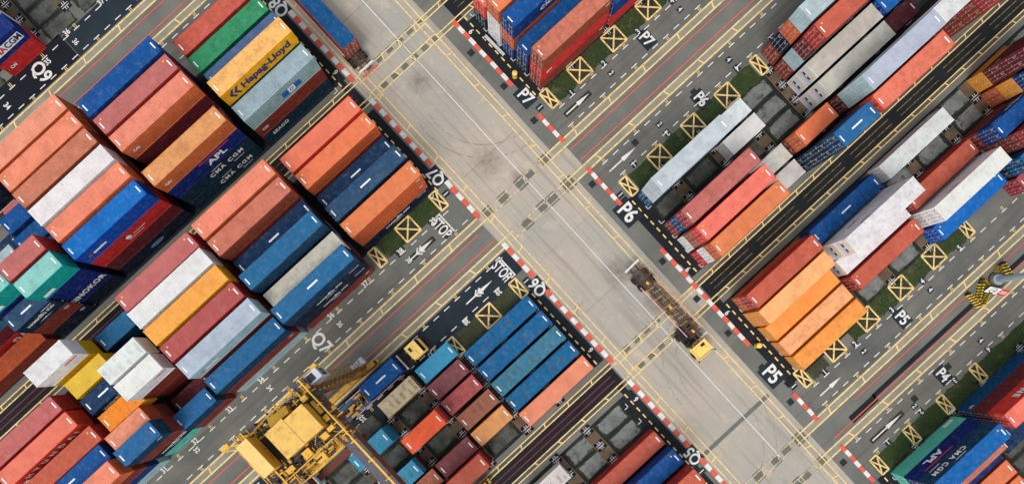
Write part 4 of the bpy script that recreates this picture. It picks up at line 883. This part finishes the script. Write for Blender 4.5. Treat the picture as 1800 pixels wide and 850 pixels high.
for i in range(60):
    x, y = rc.uniform(-29, -19.2), rc.uniform(5.0, 12.8)
    if -28.3 < x < -20.1 and 7.9 < y < 11.8: continue
    a_ = rc.choice(((1.6, 0), (0, 1.5), (1.2, .9), (-.9, 1.2))); m.bar((x, y, rc.uniform(17.2, 19.2)), (x + a_[0], y + a_[1], rc.uniform(17.2, 19.2)), .07)
cp('bracing', m, CRY)
m = MB(); m.box(-26.3, -18.8, 4.2, 5.0, 15.5, 15.9); m.box(-25.5, -21.5, 11.9, 13.2, 17.6, 17.7); cp('lower_platform', m, CRB)
# operator cab hanging at the lane side
m = MB(); m.box(-18.95, -17.3, 12.75, 14.0, 15.0, 17.9); cb_ = cp('operator_cab', m, CABW)
m = MB(); m.box(-18.85, -17.95, 12.95, 13.8, 17.903, 17.96); m.box(-17.29, -17.26, 12.9, 13.85, 15.6, 17.2); m.box(-18.8, -17.5, 14.0, 14.03, 15.6, 17.2); cp('cab_window', m, GLASS)
m = MB(); m.box(-17.9, -17.1, 13.95, 14.5, 16.6, 17.6)
for p, q in (((-19.9, 14.2, 17.5), (-17.2, 14.2, 17.5)), ((-20.3, 14.0, 17.2), (-20.3, 12.4, 17.2)), ((-20.3, 14.1, 17.2), (-18.9, 14.3, 17.2)), ((-20.3, 12.4, 17.2), (-18.9, 12.6, 17.2))): m.bar(p, q, .14)
for i in range(5): m.bar((-20.2, 12.6 + .3 * i, 17.1), (-19.2, 12.6 + .3 * i, 17.1), .05)
cp('cab_platform', m, CRY)
# left outrigger with floodlights
m = MB()
for p, q in (((-28.3, 12.6, 18.8), (-30.6, 14.2, 18.6)), ((-28.3, 12.0, 18.8), (-30.6, 13.6, 18.6)), ((-30.6, 14.2, 18.6), (-30.6, 13.4, 18.6)), ((-26.5, 12.8, 18.8), (-28.6, 13.8, 18.7))): m.bar(p, q, .12)
m.box(-30.9, -29.9, 13.7, 14.2, 18.5, 18.9); cp('floodlight_bracket', m, CRY)
m = MB()
for y in np.arange(8.2, 12.6, .5): m.bar((-28.4, y, 18.9), (-29.6, y, 18.4), .06)
for x in (-28.8, -29.3): m.bar((x, 8.0, 18.7), (x, 12.6, 18.7), .06)
cp('side_ladder', m, CRY)
m = MB()                                      # hoist spreader between the girders
m.box(-27.6, -20.2, 9.2, 10.4, 12.0, 12.5)
for x in (-27.2, -20.6):
    for y in (9.3, 10.3): m.tube((x, y, 12.5), (x + (.8 if x < -24 else -.8), y, 18.6), .04, n=6)
cp('spreader', m, CRY)
# ------------------------------------------------------------------ high mast in the P5/P4 lane centre
ms = thing('floodlight_mast', 'tall pale grey high mast light on a round concrete base', 'light mast', (59.15, -39.95, 0))
def mp(name, mb, mat): return mb.obj(name, mat, parent=ms)
m = MB(); m.tube((0, 0, 0), (0, 0, .35), 1.15, n=28); mp('concrete_base', m, G_RUN)
m = MB(); m.tube((0, 0, .35), (0, 0, .55), .8, n=20); m.tube((0, 0, .55), (0, 0, 30), .48, .22, n=16); mp('pole', m, MASTM)
m = MB(); m.tube((0, 0, 30), (0, 0, 30.3), 1.6, n=20)
for i in range(8): an = i * math.pi / 4; m.box(1.7 * math.cos(an) - .3, 1.7 * math.cos(an) + .3, 1.7 * math.sin(an) - .3, 1.7 * math.sin(an) + .3, 29.7, 30.0)
mp('lamp_ring', m, STEEL)
m = MB(); m.box(-.08, .12, -.52, -.44, 8.5, 10.0); m.box(.42, .48, -.1, .12, 8.5, 10); mp('red_sign_band', m, DECR)
def barrier(x, y, rz, L, label):
    t = thing('striped_barrier', label, 'barrier', (x, y, 0), R(rz), 'black and yellow barriers round the light mast')
    m = MB(); n = 12
    for i in range(n):
        m.mi = i % 2; x0 = -L / 2 + L * i / n; x1 = x0 + L / n; P = [(-.35, 0), (-.3, .25), (-.12, .45), (-.1, .85), (.1, .85), (.12, .45), (.3, .25), (.35, 0)]
        for (ya, za), (yb, zb) in zip(P, P[1:]): m.quad((x0, ya, za), (x1 - .1, ya, za), (x1 + .0, yb, zb), (x0, yb, zb))
        m.quad(*[(x0 + .001, a_, b_) for a_, b_ in P]); m.quad(*[(x1 - .001, a_, b_) for a_, b_ in P][::-1])
    m.obj('barrier_block', HYEL, BLACK, parent=t); m2 = MB()
    for s in (-1, 1): m2.tube((s * L * .45, 0, .85), (s * L * .45, 0, 1.0), .06, n=8)
    m2.obj('lifting_eye', DARK, parent=t)
barrier(54.6, -39.7, 90, 2.6, 'black and yellow barrier furthest left of the light mast'); barrier(56.1, -39.4, 35, 2.5, 'black and yellow barrier touching the round arrow sign'); barrier(55.9, -40.8, 20, 1.9, 'short black and yellow barrier between the sign and left barrier')
barrier(61.1, -39.9, 80, 2.8, 'black and yellow barrier to the right beyond the light mast'); barrier(60.3, -38.9, 20, 1.0, 'small black and yellow block above the light mast'); barrier(57.5, -39.0, 90, 1.3, 'narrow black and yellow barrier close beside the mast base')
sg = thing('traffic_sign', 'tilted white and red sign board with a black ringed arrow', 'sign', (57.2, -40.4, 0), R(-55))
m = MB(); m.box(-1.35, .45, -.02, .02, 0, 0); 
T = Matrix.Translation((0, 0, 1.0)) @ Matrix.Rotation(R(58), 4, 'X')
m = MB(); m.box(-1.0, .75, -.6, .6, -.03, .03, T); m.obj('sign_board', DECW, parent=sg)
m = MB(); m.box(.76, 2.0, -.6, .6, -.03, .03, T); m.obj('red_panel', DECR, parent=sg)
m = MB()
for i in range(24):
    a0, a1 = i * math.pi / 12, (i + 1) * math.pi / 12
    m.quad(*[tuple(T @ Vector((-.1 + r * math.cos(q), r * math.sin(q), .036))) for r, q in ((.42, a0), (.52, a0), (.52, a1), (.42, a1))])
m.box(-.35, .15, -.05, .05, .036, .04, T); m.box(.05, .2, -.16, .16, .036, .04, T); m.obj('arrow_ring', BLACK, parent=sg)
m = MB()
for y in (-.25, .1): m.box(.95, 1.8, y, y + .16, .032, .038, T)
m.obj('white_bar', DECW, parent=sg)
m = MB(); m.box(-.6, -.5, -.05, .05, 0, 1.0); m.box(1.4, 1.5, -.05, .05, 0, 1.0); m.obj('sign_leg', DARK, parent=sg)
# ------------------------------------------------------------------ bollards, rack
def bollard(x, y, label):
    t = thing('bollard', label, 'bollard', (x, y, 0), 0, 'yellow round bollards by the kerb')
    m = MB(); m.tube((0, 0, 0), (0, 0, 1.1), .36, n=20); m.obj('post', HYEL, parent=t)
    m = MB(); m.tube((0, 0, 1.1), (0, 0, 1.2), .38, .2, n=20); m.obj('cap', TRY, parent=t)
    m = MB(); m.tube((0, 0, .55), (0, 0, .7), .37, n=20); m.obj('band', BLACK, parent=t)
bollard(27.35, 28.9, 'yellow bollard beside the P7 kerb below the blue container stack'); bollard(26.95, -23.2, 'yellow bollard beside the P5 kerb near the orange container ends')
t = thing('ladder_rack', 'long narrow white steel rack standing against the P7 stack ends', 'rack', (28.05, 33.9, 0), R(90 + 2))
m = MB(); m.box(-1.95, 1.95, -.2, -.12, .5, .62); m.box(-1.95, 1.95, .12, .2, .5, .62); m.box(-1.9, 1.9, -.12, .12, .52, .56); m.obj('rack_body', CABW, parent=t)
m = MB()
for i in range(13): x = -1.8 + i * .3; m.box(x, x + .05, -.12, .12, .56, .62)
m.obj('rung', STEEL, parent=t)
m = MB()
for x in (-1.8, 1.8): m.box(x - .05, x + .05, -.25, .25, 0, .5)
m.obj('support', DARK, parent=t)
bpy.context.view_layer.update()
